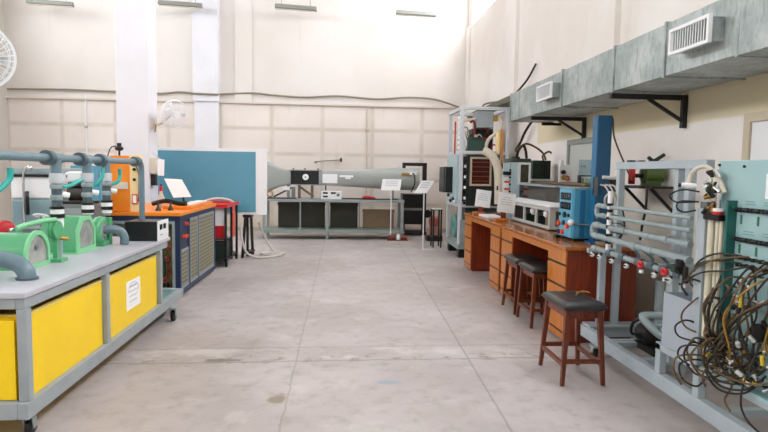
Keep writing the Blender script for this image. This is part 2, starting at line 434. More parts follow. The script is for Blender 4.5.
# cable sagging along the back wall above the ledge
pts = [(-8.05,14.74,3.40),(-6.5,14.74,3.42),(-4.6,14.74,3.38),(-4.0,14.74,3.43),(-3.63,14.74,3.40),(-3.6,14.55,3.38),(-3.05,14.55,3.37),(-3.0,14.74,3.40),(-2.2,14.74,3.45),(-1.7,14.74,3.41),(-.9,14.74,3.38),(-.1,14.74,3.43),(.9,14.74,3.38),(1.7,14.74,3.44),(2.4,14.74,3.40),(3.05,14.7,3.2)]
tag(MB().tube(pts, .022, 8, 5).build('cable', m_cable), 'dusty grey cable sagging along the back wall above the ledge', 'cable')
r = thing('wall_conduit', (.66, 14.76, 2.2), 'thin vertical pale conduit running down back wall to right of middle', 'conduit')
MB().cyl((.66,14.77,1.0), (.66,14.77,3.19), .018).build('pipe', m_insul, r); MB().box(.63,.69,14.74,14.8,2.55,2.61).build('clip', m_concrete, r)
r = thing('wall_conduit', (-6.25, 14.76, 2.2), 'thin vertical white conduit on back wall at far left of photo', 'conduit')
MB().cyl((-6.25,14.77,.9), (-6.25,14.77,3.3), .02).build('pipe', m_white, r); MB().box(-6.28,-6.22,14.74,14.8,2.5,2.56).build('clip', m_concrete, r)
r = thing('pipe_outlet', (-.6, 14.7, 1.8), 'small brown pipe stub with valve above wind tunnel', 'pipe')
MB().tube([(-.62,14.78,1.75),(-.62,14.72,1.78),(0.0,14.72,1.83)], .012).build('pipe', m_brown, r); MB().cyl((0,14.72,1.78),(0,14.72,1.88),.025).build('valve_knob', m_black, r)

# pendant lamps, switched off, near the back wall
for x0, x1, z, z2, lb in ((-1.60,-.62,5.44,5.40,'long grey pendant batten lamp nearest the middle of the back wall'), (1.29,2.26,5.40,5.37,'long grey pendant batten lamp at the right end of back wall'), (-7.25,-6.24,5.34,5.30,'long grey pendant batten lamp at far left of back wall'), (-4.3,-3.3,5.42,5.38,'long grey pendant batten lamp between two white columns')):
    r = thing('pendant_lamp', ((x0+x1)/2, 14.2, z), lb, 'lamp', 'pendant lamps before the back wall')
    sec = [(14.12,-.045),(14.28,-.045),(14.24,.05),(14.16,.05)]
    MB().faces([(x0,y,z+d) for y, d in sec]+[(x1,y,z2+d) for y, d in sec], [(0,1,2,3),(7,6,5,4),(0,4,5,1),(1,5,6,2),(2,6,7,3),(3,7,4,0)]).build('reflector', m_lamp, r)
    MB().cyl((x0+.02,14.2,z-.06),(x1-.02,14.2,z2-.06),.018).build('tube', m_insul, r)
    for x in (x0+.15, x1-.15): MB().cyl((x,14.2,z),(x,14.2,ZC),.006,6).build('hanging_wire', m_cable, r)

# ------------------------------------------------------------------ duct on the right wall
r = thing('air_duct', (2.8, 6, 2.32), 'long galvanised rectangular air duct running along the right wall', 'duct')
MB().box(2.48, 3.12, 3.46, 8.45, 2.32, 2.715).build('duct_body', m_galv, r)
MB().box(2.44, 3.16, 1.2, 3.46, 2.30, 2.78).build('near_section', m_galv, r, .004)
for y, e in ((3.5,.02),(4.34,.014),(5.18,.012),(6.0,.004),(6.42,.016),(7.3,.004),(8.0,.006),(8.41,.01)):
    MB().rect(2.48-e, 3.12+e, 2.32-e, 2.715+e, e+.01, 'Y', y-.012, y+.012).build('flange', m_galv, r)
def vent(y0, y1, z0, z1, lb):
    r = thing('air_vent', (2.42, (y0+y1)/2, z0), lb, 'vent', 'white vents on the duct')
    MB().box(2.385, 2.478, y0+.02, y1-.02, z0+.015, z1-.015).build('collar', m_galv, r)
    MB().rect(y0, y1, z0, z1, .022, 'X', 2.36, 2.385).build('frame', m_white, r)
    mb = MB(); n = 14
    for i in range(n):
        y = y0+.022+(y1-y0-.044)*(i+.5)/n; mb.obox((2.375, y, (z0+z1)/2), (.018, .005, z1-z0-.044), (0,0,.5))
    mb.build('louvre', m_white, r)
    MB().box(2.381, 2.385, y0+.02, y1-.02, z0+.02, z1-.02).build('backing', m_grey, r)
vent(3.64, 4.10, 2.42, 2.605, 'larger white louvred vent on near part of duct')
vent(6.47, 6.95, 2.42, 2.605, 'smaller looking white louvred vent on far part of duct')
for y, lb in ((5.21,'black angle bracket under duct right of blue column'),(7.43,'black angle bracket under duct left of blue column'),(3.2,'black angle bracket under duct at right edge of photo'),(8.3,'black bracket under far end of duct')):
    r = thing('wall_bracket', (3.2, y, 2.0), lb, 'bracket', 'black brackets under the duct')
    a = 2.47 if y < 8 else 2.92
    MB().box(a, 3.205, y-.022, y+.022, 2.255 if y < 8 else 2.262, 2.302 if y > 3.3 else 2.298).build('arm', m_blacksteel, r)
    if y < 8:
        MB().box(3.16, 3.206, y-.022, y+.022, 2.0, 2.255).build('post', m_blacksteel, r)
        MB().bar((2.83, y, 2.262), (3.18, y, 2.06), .028).build('brace', m_blacksteel, r)
r = thing('cable_tray', (3.1, 11.6, 2.8), 'dark olive cable tray on right wall behind tall test rig', 'tray')
MB().box(2.9, 3.2, 9.6, 13.3, 2.80, 2.83).box(2.9, 2.915, 9.6, 13.3, 2.83, 2.9).build('tray', M('olive_tray', '#5a5a45', .6), r)
MB().tube([(3.1,12.6,2.86),(3.05,12.3,3.02),(3.05,10.6,2.92),(3.12,9.8,3.1),(3.17,9.4,3.35)], .018).build('loose_cable', m_hose, r)

# ------------------------------------------------------------------ castors
def castor(root, x, y, h, rad=.045):
    c = MB().box(x-.04, x+.04, y-.04, y+.04, h-.012, h).bar((x-.026,y,h-.01),(x-.026,y+.02,rad),.008,.04).bar((x+.026,y,h-.01),(x+.026,y+.02,rad),.008,.04).build('castor', m_greysteel, root)
    MB().lathe([(rad*.35,-.02),(rad*.8,-.02),(rad,-.013),(rad,.013),(rad*.8,.02),(rad*.35,.02)], (x, y+.02, rad), (1,0,0), 20).build('wheel', m_black, c)

# ------------------------------------------------------------------ left: turbine demonstration cart
cart = thing('demonstration_cart', (-2.2, 4.6, 0), 'long grey steel cart with pale worktop and yellow side panels', 'cart')
MB().box(-2.86, -1.71, 3.23, 5.92, .828, .86).build('worktop', m_top, cart, .004)
mb = MB()
for x in (-2.85, -1.77): mb.box(x, x+.05, 3.245, 5.86, .765, .827)
for y in (3.245, 4.33, 5.80): mb.box(-2.80, -1.77, y, y+.05, .765, .827)
mb.build('top_frame', m_cartsteel, cart, .004)
for x in (-2.85, -1.765):
    for y in (3.24, 4.33, 5.60): MB().box(x, x+.055, y, y+.055, .245, .765).build('post', m_cartsteel, cart, .004)
mb = MB()
for x in (-2.86, -1.765): mb.box(x, x+.06, 3.22, 6.37, .15, .245)
for y in (3.22, 5.60, 6.31): mb.box(-2.80, -1.765, y, y+.06, .15, .245)
mb.build('base_frame', m_cartsteel, cart, .005)
MB().box(-2.80, -1.77, 5.66, 6.31, .225, .24).build('deck', m_tealsteel, cart)
for y0, y1 in ((3.30, 4.32), (4.40, 5.58)):
    t = MB().box(-2.79, -1.745, y0, y1, .2, .215).rect(-2.79, -1.745, y0, y1, .014, 'Z', .215, .715).build('water_tank', m_yellow, cart)
    MB().rect(-2.795, -1.74, y0-.004, y1+.004, .03, 'Z', .715, .724).build('tank_rim', m_yellowrim, t)
pl = MB().box(-2.79, -1.79, 3.262, 3.272, .25, .70).build('end_panel', m_yellow, cart)
n = MB().box(-1.7445, -1.742, 4.80, 5.12, .37, .61).build('notice', m_paper, cart); lab(n, 'white paper notice')
MB().box(-1.742, -1.741, 4.86, 5.04, .553, .567).box(-1.742, -1.741, 4.86, 5.06, .515, .522).box(-1.742, -1.741, 4.86, 5.0, .475, .482).box(-1.742,-1.741,4.86,5.04,.43,.437).tube([(-1.741,4.84,.52),(-1.741,4.9,.585),(-1.741,5.02,.575),(-1.741,5.08,.52),(-1.741,5.0,.47)],.0025,6).build('printed_text', m_ink, n)
for x, y in ((-2.8,3.36),(-1.78,3.36),(-2.8,5.93)): castor(cart, x, y, .15)
castor(cart, -1.685, 5.89, .149, .058)

# turbines on the cart
def arch(y0, y1, z0, zs, n=14, k=1.12):
    c, rr = (y0+y1)/2, (y1-y0)/2
    return [(y0,z0),(y1,z0)]+[(c+rr*math.cos(PI*i/n), zs+rr*k*math.sin(PI*i/n)) for i in range(n+1)]
t = thing('arched_turbine', (-2.25, 4.12, .86), 'mint green turbine casing with tall arched glass front on cart', 'turbine')
MB().prism(arch(3.935, 4.225, .861, .935), 'X', -2.5, -2.08).build('casing', m_green, t, .006)
MB().frame(arch(3.92, 4.24, .861, .935), arch(3.95, 4.21, .89, .935), 'X', -2.08, -2.06).build('window_frame', m_greenlt, t)
w = MB().prism(arch(3.95, 4.21, .89, .935), 'X', -2.079, -2.07).build('window_glass', m_turbglass, t)
MB().cyl((-2.07,4.06,1.0),(-2.055,4.06,1.0),.018).build('shaft_nut', m_grey, w)
MB().cyl((-2.75,4.08,1.0),(-2.5,4.08,1.0),.055).build('inlet_pipe', m_pvclt, t)
MB().box(-2.5,-2.08,3.93,4.24,.8605,.872).build('base_plate', m_green, t)
t = thing('green_pulley_brake', (-2.3, 4.48, .86), 'green pulley and brake arm between the arched and gabled turbines', 'brake')
MB().box(-2.12,-2.0,4.27,4.37,.861,.885).box(-2.075,-2.045,4.305,4.335,.885,1.07).build('stand', m_green, t)
MB().lathe([(.025,-.025),(.066,-.025),(.066,-.015),(.055,-.008),(.055,.008),(.066,.015),(.066,.025),(.025,.025)], (-2.06,4.32,1.09), (1,0,0), 24).build('pulley', m_green, t)
MB().tube([(-2.06,4.33,1.165),(-2.09,4.26,1.165),(-2.15,4.16,1.15),(-2.2,4.08,1.125)], .018).build('brake_arm', m_greenlt, t)
MB().cyl((-2.04,4.35,1.03),(-2.0,4.38,1.02),.014).build('spring_scale', m_brass, t)
hp = [(4.70,.861),(5.03,.861),(5.03,1.05),(4.94,1.15),(4.785,1.15),(4.70,1.045)]
hi = [(4.735,.90),(4.995,.90),(4.995,1.035),(4.92,1.115),(4.805,1.115),(4.735,1.03)]
t = thing('gabled_turbine', (-2.2, 4.86, .86), 'mint green turbine casing with gable shaped glass front on cart', 'turbine')
MB().prism(hp, 'X', -2.36, -2.09).build('casing', m_green, t, .005)
MB().frame(hp, hi, 'X', -2.09, -2.07).build('window_frame', m_greenlt, t)
MB().prism(hi, 'X', -2.089, -2.08).build('window_glass', m_turbglass, t)
MB().box(-2.38,-2.06,4.68,5.05,.8605,.87).build('base_plate', m_greenlt, t)
t = thing('volute_turbine', (-2.12, 5.24, .86), 'small round green volute turbine with grey elbow beside black box', 'turbine')
MB().torus((-2.12,5.24,.992), (1,0,0), .085, .042, 28, 12).build('volute', m_green, t)
MB().lathe([(.02,0),(.09,0),(.09,.02),(.02,.02)], (-2.10,5.24,.985), (1,0,0), 24).build('front_plate', m_turbglass, t)
MB().lathe([(.03,-.06),(.1,-.06),(.1,.02),(.03,.02)], (-2.16,5.24,.985), (1,0,0), 24).build('back_plate', m_greenlt, t)
for i in range(6):
    a = i*PI/3; MB().cyl((-2.085,5.24+.055*math.cos(a),.985+.055*math.sin(a)),(-2.07,5.24+.055*math.cos(a),.985+.055*math.sin(a)),.009,6).build('bolt', m_chrome, t)
MB().box(-2.2,-2.06,5.16,5.32,.861,.90).box(-2.2,-2.06,5.30,5.36,.861,1.1).build('stand', m_green, t)
MB().tube([(-2.10,5.24,1.0),(-2.03,5.26,1.005),(-1.965,5.29,.985),(-1.935,5.3,.93),(-1.935,5.3,.866)], .036, 16).build('outlet_elbow', m_pvc, t)
t = thing('elbow_pipe', (-1.9, 3.62, .86), 'thick grey plastic elbow pipe bending into near end of worktop', 'pipe')
MB().tube([(-2.5,3.66,.965),(-2.25,3.65,.98),(-2.07,3.65,.98),(-1.965,3.64,.955),(-1.912,3.63,.91),(-1.905,3.63,.866)], .05, 20).build('bend', m_pvc, t)
MB().cyl((-2.22,3.65,.98),(-2.15,3.65,.98),.062,20).build('collar', m_pvcdk, t); MB().cyl((-1.905,3.63,.862),(-1.905,3.63,.874),.062,20).build('socket', m_pvcdk, t)
t = thing('electric_motor', (-2.68, 4.72, .86), 'red electric motor at left edge on the cart', 'motor')
MB().lathe([(.02,0),(.06,.0),(.075,.02),(.075,.17),(.06,.19),(.025,.2)], (-2.8,4.86,1.04), (.85,-.5,0), 22).build('motor_body', m_red, t)
MB().box(-2.76,-2.64,4.72,4.84,.861,.975).build('foot', m_blacksteel, t)
MB().cyl((-2.63,4.76,1.04),(-2.57,4.73,1.04),.02).build('shaft', m_chrome, t)
t = thing('junction_unit', (-2.62, 5.2, .86), 'grey valve block with white wheel on cart behind the gabled turbine', 'valve')
MB().box(-2.72,-2.5,5.12,5.34,.861,1.02).build('block', m_grey, t, .01); MB().torus((-2.6,5.2,1.12),(0,.3,1),.05,.012).build('hand_wheel', m_white, t); MB().cyl((-2.6,5.2,1.02),(-2.6,5.2,1.12),.014).build('stem', m_chrome, t)

# grey pipework on the cart
px = -2.1; pz = 1.612
p = thing('pipe_manifold', (px, 4.8, .86), 'grey plastic pipework with teal lever valves standing over the green turbines', 'pipework')
MB().tube([(px,3.5,.864),(px,3.5,1.2),(px,3.5,1.52),(px,3.515,1.585),(px,3.59,1.612),(px,4.2,1.612)], .03, 16).build('riser', m_pvc, p)
MB().cyl((px,4.15,pz),(px,6.16,pz),.028,16).build('header_pipe', m_pvc, p)
MB().tube([(px,6.08,pz),(px,6.18,pz),(px,6.25,1.585),(px,6.27,1.5),(px,6.27,1.2),(px,6.27,.40)], .029, 16).build('down_pipe', m_pvc, p)
MB().cyl((px,6.05,pz),(px,6.16,pz),.05,18).build('elbow_collar', m_pvcdk, p)
pump = MB().box(px-.14,px+.1,6.02,6.28,.246,.27).lathe([(.05,0),(.1,0),(.1,.1),(.05,.1)], (px-.05,6.17,.37), (1,0,0)).build('pump', m_pvcdk, p)
for i, y in enumerate((4.44, 4.96, 5.35)):
    MB().cyl((px,y-.15,pz),(px,y-.09,pz),.054,20).build('collar', m_pvcdk, p)
    MB().cyl((px,y-.10,pz),(px,y+.07,pz),.038,18).cyl((px,y,1.50),(px,y,pz),.037,18).build('tee', m_pvc, p)
    MB().lathe([(.046,0),(.048,.005),(.048,.07),(.046,.075)], (px,y,1.425), (0,0,1), 20).build('union', m_union, p)
    MB().cyl((px,y,1.2),(px,y,1.425),.036,18).build('drop_pipe', m_pvcdk, p)
    v = MB().lathe([(.042,0),(.046,.01),(.046,.03),(.042,.035)], (px,y,1.385), (0,0,1), 18).lathe([(.042,0),(.046,.01),(.046,.03),(.042,.04)], (px,y,1.30), (0,0,1), 18).build('valve_body', m_pvclt, p)
    MB().cyl((px,y,1.17),(px,y,1.2),.05,20).cyl((px,y,1.235),(px,y,1.255),.05,20).build('black_ring', m_black, p)
    MB().cyl((px,y,1.2),(px,y,1.235),.047,20).cyl((px,y,(1.10,1.157,1.14)[i]),(px,y,1.17),.042,20).build('white_ring', m_white, p)
    MB().cyl((px,y,(.864, 1.155, 1.12)[i]),(px,y,1.165),.03,16).build('foot_pipe', m_pvclt, p)
    lp = [[(px+.04,y,1.40),(px+.07,y+.06,1.41),(px+.085,y+.14,1.435),(px+.09,y+.22,1.45)], [(px+.04,y+.02,1.39),(px+.08,y+.05,1.43),(px+.09,y+.08,1.48),(px+.09,y+.1,1.54)], [(px+.04,y+.02,1.40),(px+.08,y+.05,1.42),(px+.09,y+.08,1.47),(px+.09,y+.07,1.54)]][i]
    MB().tube(lp, .016, 8).build('lever', m_teal, v)
    MB().cyl((px+.035,y,1.345),(px+.075,y+.03,1.335),.022).build('side_port', m_white, v)
v = MB().lathe([(.045,0),(.05,.02),(.05,.09),(.045,.11)], (px,3.5,1.30), (0,0,1), 18).build('valve_body', m_white, p)
MB().tube([(px+.03,3.54,1.38),(px+.07,3.6,1.41),(px+.10,3.65,1.47),(px+.10,3.66,1.535)], .018, 8).build('lever', m_teal, v)

# control box at the far end of the cart
t = thing('control_box', (-1.87, 5.70, .86), 'black control box with white front panel at far end of worktop', 'box')
MB().box(-2.02, -1.722, 5.55, 5.86, .862, 1.045).build('case', m_black, t, .004)
f = MB().box(-1.722, -1.712, 5.545, 5.865, .862, 1.05).build('front_panel', m_white, t)
for y in (5.59, 5.70): MB().box(-1.712, -1.709, y, y+.075, .965, 1.015).build('display', m_screen, f)
MB().box(-1.712,-1.709,5.6,5.68,.91,.92).build('label_strip', m_ink, f)
MB().cyl((-1.90,5.70,1.0455),(-1.90,5.70,1.055),.02).build('cable_gland', m_grey, t)

# things standing behind the cart
t = thing('hydraulics_bench', (-3.35, 6.95, 0), 'white moulded bench with blue grey lower tank behind the cart at left', 'bench')
MB().box(-3.62,-3.08,6.62,7.4,.0,1.19).build('lower_tank', M('blue_grey_moulding', '#7f9ba3', .35), t, .03, 3)
MB().box(-3.62,-3.08,6.62,7.4,1.19,1.45).build('body', m_white, t, .02)
MB().box(-3.63,-3.07,6.6,7.42,1.43,1.455).build('black_seam', m_black, t); MB().box(-3.60,-3.10,6.64,7.38,1.455,1.53).build('top_channel', m_pvclt, t, .01)
MB().box(-3.18,-3.12,6.61,6.62,1.40,1.41).build('badge', m_black, t)
MB().tube([(-3.46,6.58,.9),(-3.46,6.58,1.4),(-3.44,6.58,1.5),(-3.4,6.58,1.54)],.014).ball((-3.39,6.58,1.53),.03).build('filler_pipe', m_chrome, t)
MB().tube([(-3.42,6.57,1.27),(-3.41,6.55,1.2),(-3.42,6.57,1.02)],.02).build('dark_grip', m_black, t)
t = thing('grey_cabinet', (-2.93, 6.66, 0), 'plain grey cabinet between cart and orange topped machine', 'cabinet')
MB().box(-3.03,-2.72,6.46,6.9,.0,1.14).build('body', m_grey, t, .006); MB().box(-2.99,-2.76,6.45,6.46,.1,1.1).build('door', m_greysteel, t)
t = thing('portable_engine', (-2.9, 6.66, 1.14), 'dark small engine with round white end standing on grey cabinet', 'engine')
MB().box(-3.02,-2.75,6.5,6.8,1.141,1.17).build('base', m_black, t); MB().lathe([(.04,0),(.085,.01),(.085,.2),(.04,.21)], (-3.0,6.62,1.26), (1,0,0), 20).build('crankcase', M('dark_engine', '#35312c', .5), t)
MB().box(-2.98,-2.8,6.54,6.7,1.33,1.38).build('fuel_tank', m_blacksteel, t, .01); MB().lathe([(.03,0),(.06,.0),(.06,.02)], (-2.79,6.62,1.26), (1,0,0), 20).build('starter_cover', m_pvclt, t)
t = thing('plastic_jug', (-2.92, 6.62, 1.38), 'white translucent jug with open spout on the dark engine', 'jug')
MB().box(-2.99,-2.79,6.55,6.69,1.381,1.50).build('body', M('milky_plastic', '#dfe8e8', .3), t, .02, 3); MB().torus((-3.0,6.62,1.44),(0,1,0),.04,.012).build('handle', m_white, t)
t = thing('steel_locker', (-3.8, 9.2, 0), 'blue steel locker left of the near white column', 'locker')
MB().box(-4.05,-3.62,9.0,9.45,.0,1.57).build('body', m_board, t, .005); MB().box(-4.03,-3.64,8.985,9.0,.05,1.52).build('door', m_board, t); MB().cyl((-3.68,8.985,.9),(-3.68,8.965,.9),.015).build('handle', m_chrome, t)

# ------------------------------------------------------------------ orange topped machine
o = thing('boiler_unit', (-2.45, 7.9, 0), 'navy framed machine with orange top and grey ribbed side panels', 'machine')
mb = MB()
for x in (-3.04, -1.96):
    for y in (6.97, 8.84): mb.box(x, x+.06, y, y+.06, 0.03, .985)
for z in (.03, .925):
    for y in (6.97, 8.84): mb.box(-2.98, -1.96, y, y+.06, z, z+.06)
    for x in (-3.04, -1.96): mb.box(x, x+.06, 7.03, 8.84, z, z+.06)
mb.box(-1.965,-1.905,7.38,7.46,.09,.925).box(-1.965,-1.905,7.86,7.90,.09,.925)
mb.build('frame', m_navy, o, .004)
MB().box(-3.06,-1.885,6.95,8.92,.985,1.03).build('top_tray', m_orange, o, .006)
MB().box(-3.05,-1.895,6.96,8.91,.965,.985).build('navy_edge', m_navy, o)
MB().box(-2.98,-1.96,7.03,8.84,.06,.08).build('bottom_plate', m_navy, o)
mb = MB()
for y0, y1, z1 in ((7.03,7.38,.57),(7.46,7.86,.925),(7.90,8.84,.925)):
    mb.rect(y0, y1, .09, z1, .03, 'X', -1.925, -1.908)
mb.rect(-2.98,-1.96,.09,.925,.035,'Y',6.975,6.99)
mb.build('panel_frame', m_pvclt, o)
for y0, y1, z1 in ((7.03,7.38,.57),(7.46,7.86,.925),(7.90,8.84,.925)): MB().box(-1.93,-1.918,y0+.03,y1-.03,.12,z1-.03).build('ribbed_panel', m_grille, o)
sp_ = MB().box(-1.935,-1.915,7.03,7.38,.57,.925).build('switch_panel', m_navy, o)
for z, y in ((.87, 7.26), (.72, 7.15), (.72,7.24)):
    MB().cyl((-1.915,y,z),(-1.875,y,z),.022,16).build('orange_knob', m_redor, sp_)
MB().box(-2.98,-2.0,7.6,7.62,.09,.92).build('inner_panel', m_insul, o)
MB().lathe([(.04,0),(.13,.02),(.14,.1),(.14,.3),(.1,.38),(.03,.4)], (-2.28,7.25,.09), (0,0,1), 22).build('compressor', m_tealsteel, o)
for x, z in ((-2.05,.3),(-2.08,.45),(-2.12,.2),(-2.05,.6)): MB().torus((x,7.08,z),(0,1,0),.026,.01,16,6).build('valve_wheel', M('faded_red_wheel', '#a8443a', .5), o)
MB().tube([(-2.05,7.1,.1),(-2.05,7.1,.7),(-2.2,7.12,.8),(-2.5,7.12,.8)],.015).tube([(-2.12,7.14,.1),(-2.12,7.14,.62),(-2.35,7.14,.7)],.012).build('copper_pipe', m_brass, o)
# upright on top
up = MB().box(-2.70,-2.48,7.0,7.32,1.031,1.69).build('upright_cabinet', m_orange, o, .006)
MB().box(-2.48,-2.365,7.0,7.1,1.031,1.70).build('cream_panel', m_cream, o, .004)
for z in (1.53, 1.41): MB().cyl((-2.425,7.0,z),(-2.425,6.985,z),.018).build('button', m_black, up)
MB().box(-2.455,-2.395,6.99,7.0,1.12,1.24).build('label_plate', m_redor, up); MB().box(-2.445,-2.405,6.988,6.99,1.135,1.225).build('label_face', m_paper, up)
MB().box(-2.68,-2.5,6.985,7.0,1.3,1.38).build('pale_plate', m_insul, up)
g = MB().cyl((-2.63,7.1,1.69),(-2.63,7.1,1.76),.012).ball((-2.63,7.1,1.775),.05,(1,1,.6)).cyl((-2.63,7.1,1.8),(-2.63,7.1,1.84),.025).build('gauge', m_black, o)
MB().tube([(-2.66,7.08,1.80),(-2.72,7.08,1.78),(-2.76,7.08,1.66),(-2.75,7.05,1.5)],.007,8).build('capillary', m_hose, g)
MB().tube([(-2.44,6.99,1.65),(-2.375,6.985,1.5),(-2.37,6.985,1.3),(-2.38,6.99,1.15)],.008,8).build('capillary_tube', m_hose2, o)
# raised trays on the orange top
MB().box(-2.25,-1.9,7.5,8.75,1.031,1.07).build('orange_rail', m_orange, o, .005); MB().box(-2.12,-1.98,7.7,8.7,1.071,1.085).build('white_strip', m_white, o)
MB().tube([(-2.42,7.62,1.09),(-2.25,7.6,1.13),(-2.1,7.62,1.1),(-1.99,7.6,1.09)],.03).build('black_hose', m_black, o)
for x, y in ((-2.22,7.2),(-2.10,7.3)):
    MB().lathe([(.035,0),(.03,.02),(.014,.05),(.01,.1),(.002,.11)], (x,y,1.031), (0,0,1), 14).build('black_knob', m_black, o)
t = thing('wash_bottle', (-2.35, 7.82, 1.03), 'white bottle with red and blue cap on the orange topped machine', 'bottle')
MB().lathe([(.04,0),(.045,.01),(.045,.13),(.02,.19),(.018,.22)], (-2.35,7.75,1.031), (0,0,1), 18).build('body', m_insul, t); MB().lathe([(.022,0),(.022,.06)], (-2.35,7.75,1.251), (0,0,1), 14).build('cap', m_red, t); MB().ball((-2.35,7.75,1.33),.018).build('tip', m_navy, t)
t = thing('notice_board', (-2.05, 8.2, 1.03), 'tilted white notice card standing on the orange topped machine', 'sign')
q4 = [(-2.42,8.12,1.41),(-2.185,8.12,1.40),(-2.04,8.06,1.165),(-2.28,8.06,1.15)]
MB().faces(q4+[(x, y+.008, z) for x, y, z in q4], [(0,1,2,3),(7,6,5,4),(0,4,5,1),(1,5,6,2),(2,6,7,3),(3,7,4,0)]).build('card', m_paper, t); MB().box(-2.24,-2.13,8.16,8.3,1.072,1.09).bar((-2.18,8.22,1.09),(-2.19,8.11,1.28),.02).build('stand', m_black, t)

# ------------------------------------------------------------------ red topped cart behind it
t = thing('red_cart', (-2.0, 9.6, 0), 'small black framed trolley with red top between blue board and orange machine', 'trolley')
MB().rect(-2.35,-1.76,9.13,10.15,.06,'Z',.945,1.0).build('top_frame', m_red, t, .004); MB().box(-2.30,-1.80,9.18,10.1,.955,.965).build('top_plate', m_redor, t)
for x, y in ((-2.33,9.15),(-1.815,9.15),(-1.815,9.62),(-1.815,10.1),(-2.33,10.1)): MB().box(x, x+.035, y, y+.035, .07, .945).build('leg', m_blacksteel, t)
MB().box(-2.33,-1.78,9.15,10.13,.10,.13).box(-2.33,-1.78,9.15,9.18,.40,.43).build('shelf', m_blacksteel, t)
MB().box(-2.25,-1.83,9.22,9.26,.66,.94).build('white_panel', m_white, t); MB().box(-2.25,-1.83,9.21,9.26,.46,.655).build('red_panel', m_red, t); MB().box(-1.80,-1.785,9.66,9.9,.42,.944).build('orange_panel', m_redor, t)
MB().box(-2.26,-1.82,9.22,9.58,.131,.39).build('green_box', m_dkgreen, t, .01); MB().box(-2.2,-1.84,9.7,10.0,.131,.4).build('green_box', m_dkgreen, t, .01)
for x, y in ((-2.3,9.2),(-1.8,9.2),(-1.8,10.08),(-2.3,10.08)): castor(t, x, y, .1, .035)
MB().tube([(-2.3,9.7,1.0),(-2.1,9.75,1.06),(-1.9,9.8,1.05),(-1.8,9.9,.99)],.018).build('clear_hose', m_hosew, t)
# blue board
b = thing('display_board', (-2.3, 10.36, 0), 'large blue panel in white frame on black legs beside white column', 'board')
MB().box(-3.5,-1.31,10.33,10.40,.752,1.915).build('frame', m_white, b, .004); MB().box(-3.46,-1.50,10.322,10.33,.80,1.86).build('blue_panel', m_board, b)
for x in (-1.66,-3.3):
    for y0, dx in ((10.16,-.05),(10.42,.0),(10.62,.06)): MB().bar((x+dx,y0+.02,.0),(x+dx*.5,10.37 if y0 < 10.4 else y0,.75),.04).build('leg', m_blacksteel, b)
    MB().box(x-.08,x+.1,10.3,10.66,.06,.09).box(x-.07,x+.08,10.34,10.6,.70,.751).build('brace', m_blacksteel, b)
tag(MB().tube([(-1.73,10.12,.63),(-1.70,10.08,.35),(-1.62,10.05,.12),(-1.45,10.08,.03),(-1.2,10.22,.02),(-1.05,10.45,.02),(-1.12,10.68,.02),(-1.32,10.66,.03),(-1.42,10.45,.045),(-1.3,10.28,.045),(-1.08,10.36,.045),(-1.02,10.6,.04),(-1.2,10.74,.03),(-1.34,10.76,.2),(-1.45,10.72,.45),(-1.5,10.66,.6)],.02,10,8).build('water_hose', m_hosew), 'whitish hose hanging and coiled on the floor below blue board', 'hose')
t = thing('wall_switch_box', (-2.98, 9.7, 1.45), 'pale grey switch box fixed to the side of near white column', 'box')
MB().box(-3.059,-2.96,9.52,9.78,1.46,1.71).build('box', m_insul, t, .006); MB().box(-2.96,-2.955,9.54,9.76,1.48,1.69).build('cover', m_white, t); MB().box(-3.059,-2.98,9.56,9.66,1.27,1.45).build('plug', m_black, t)
t = thing('wall_notice', (-3.0, 9.42, 1.5), 'white page hung in front of the pale switch box', 'paper')
MB().obox((-2.86,9.45,1.56),(.10,.004,.26),(0,.04,0)).build('page', m_paper, t); MB().cyl((-2.86,9.45,1.69),(-3.0,9.5,1.79),.004,6).build('string', m_ink, t)

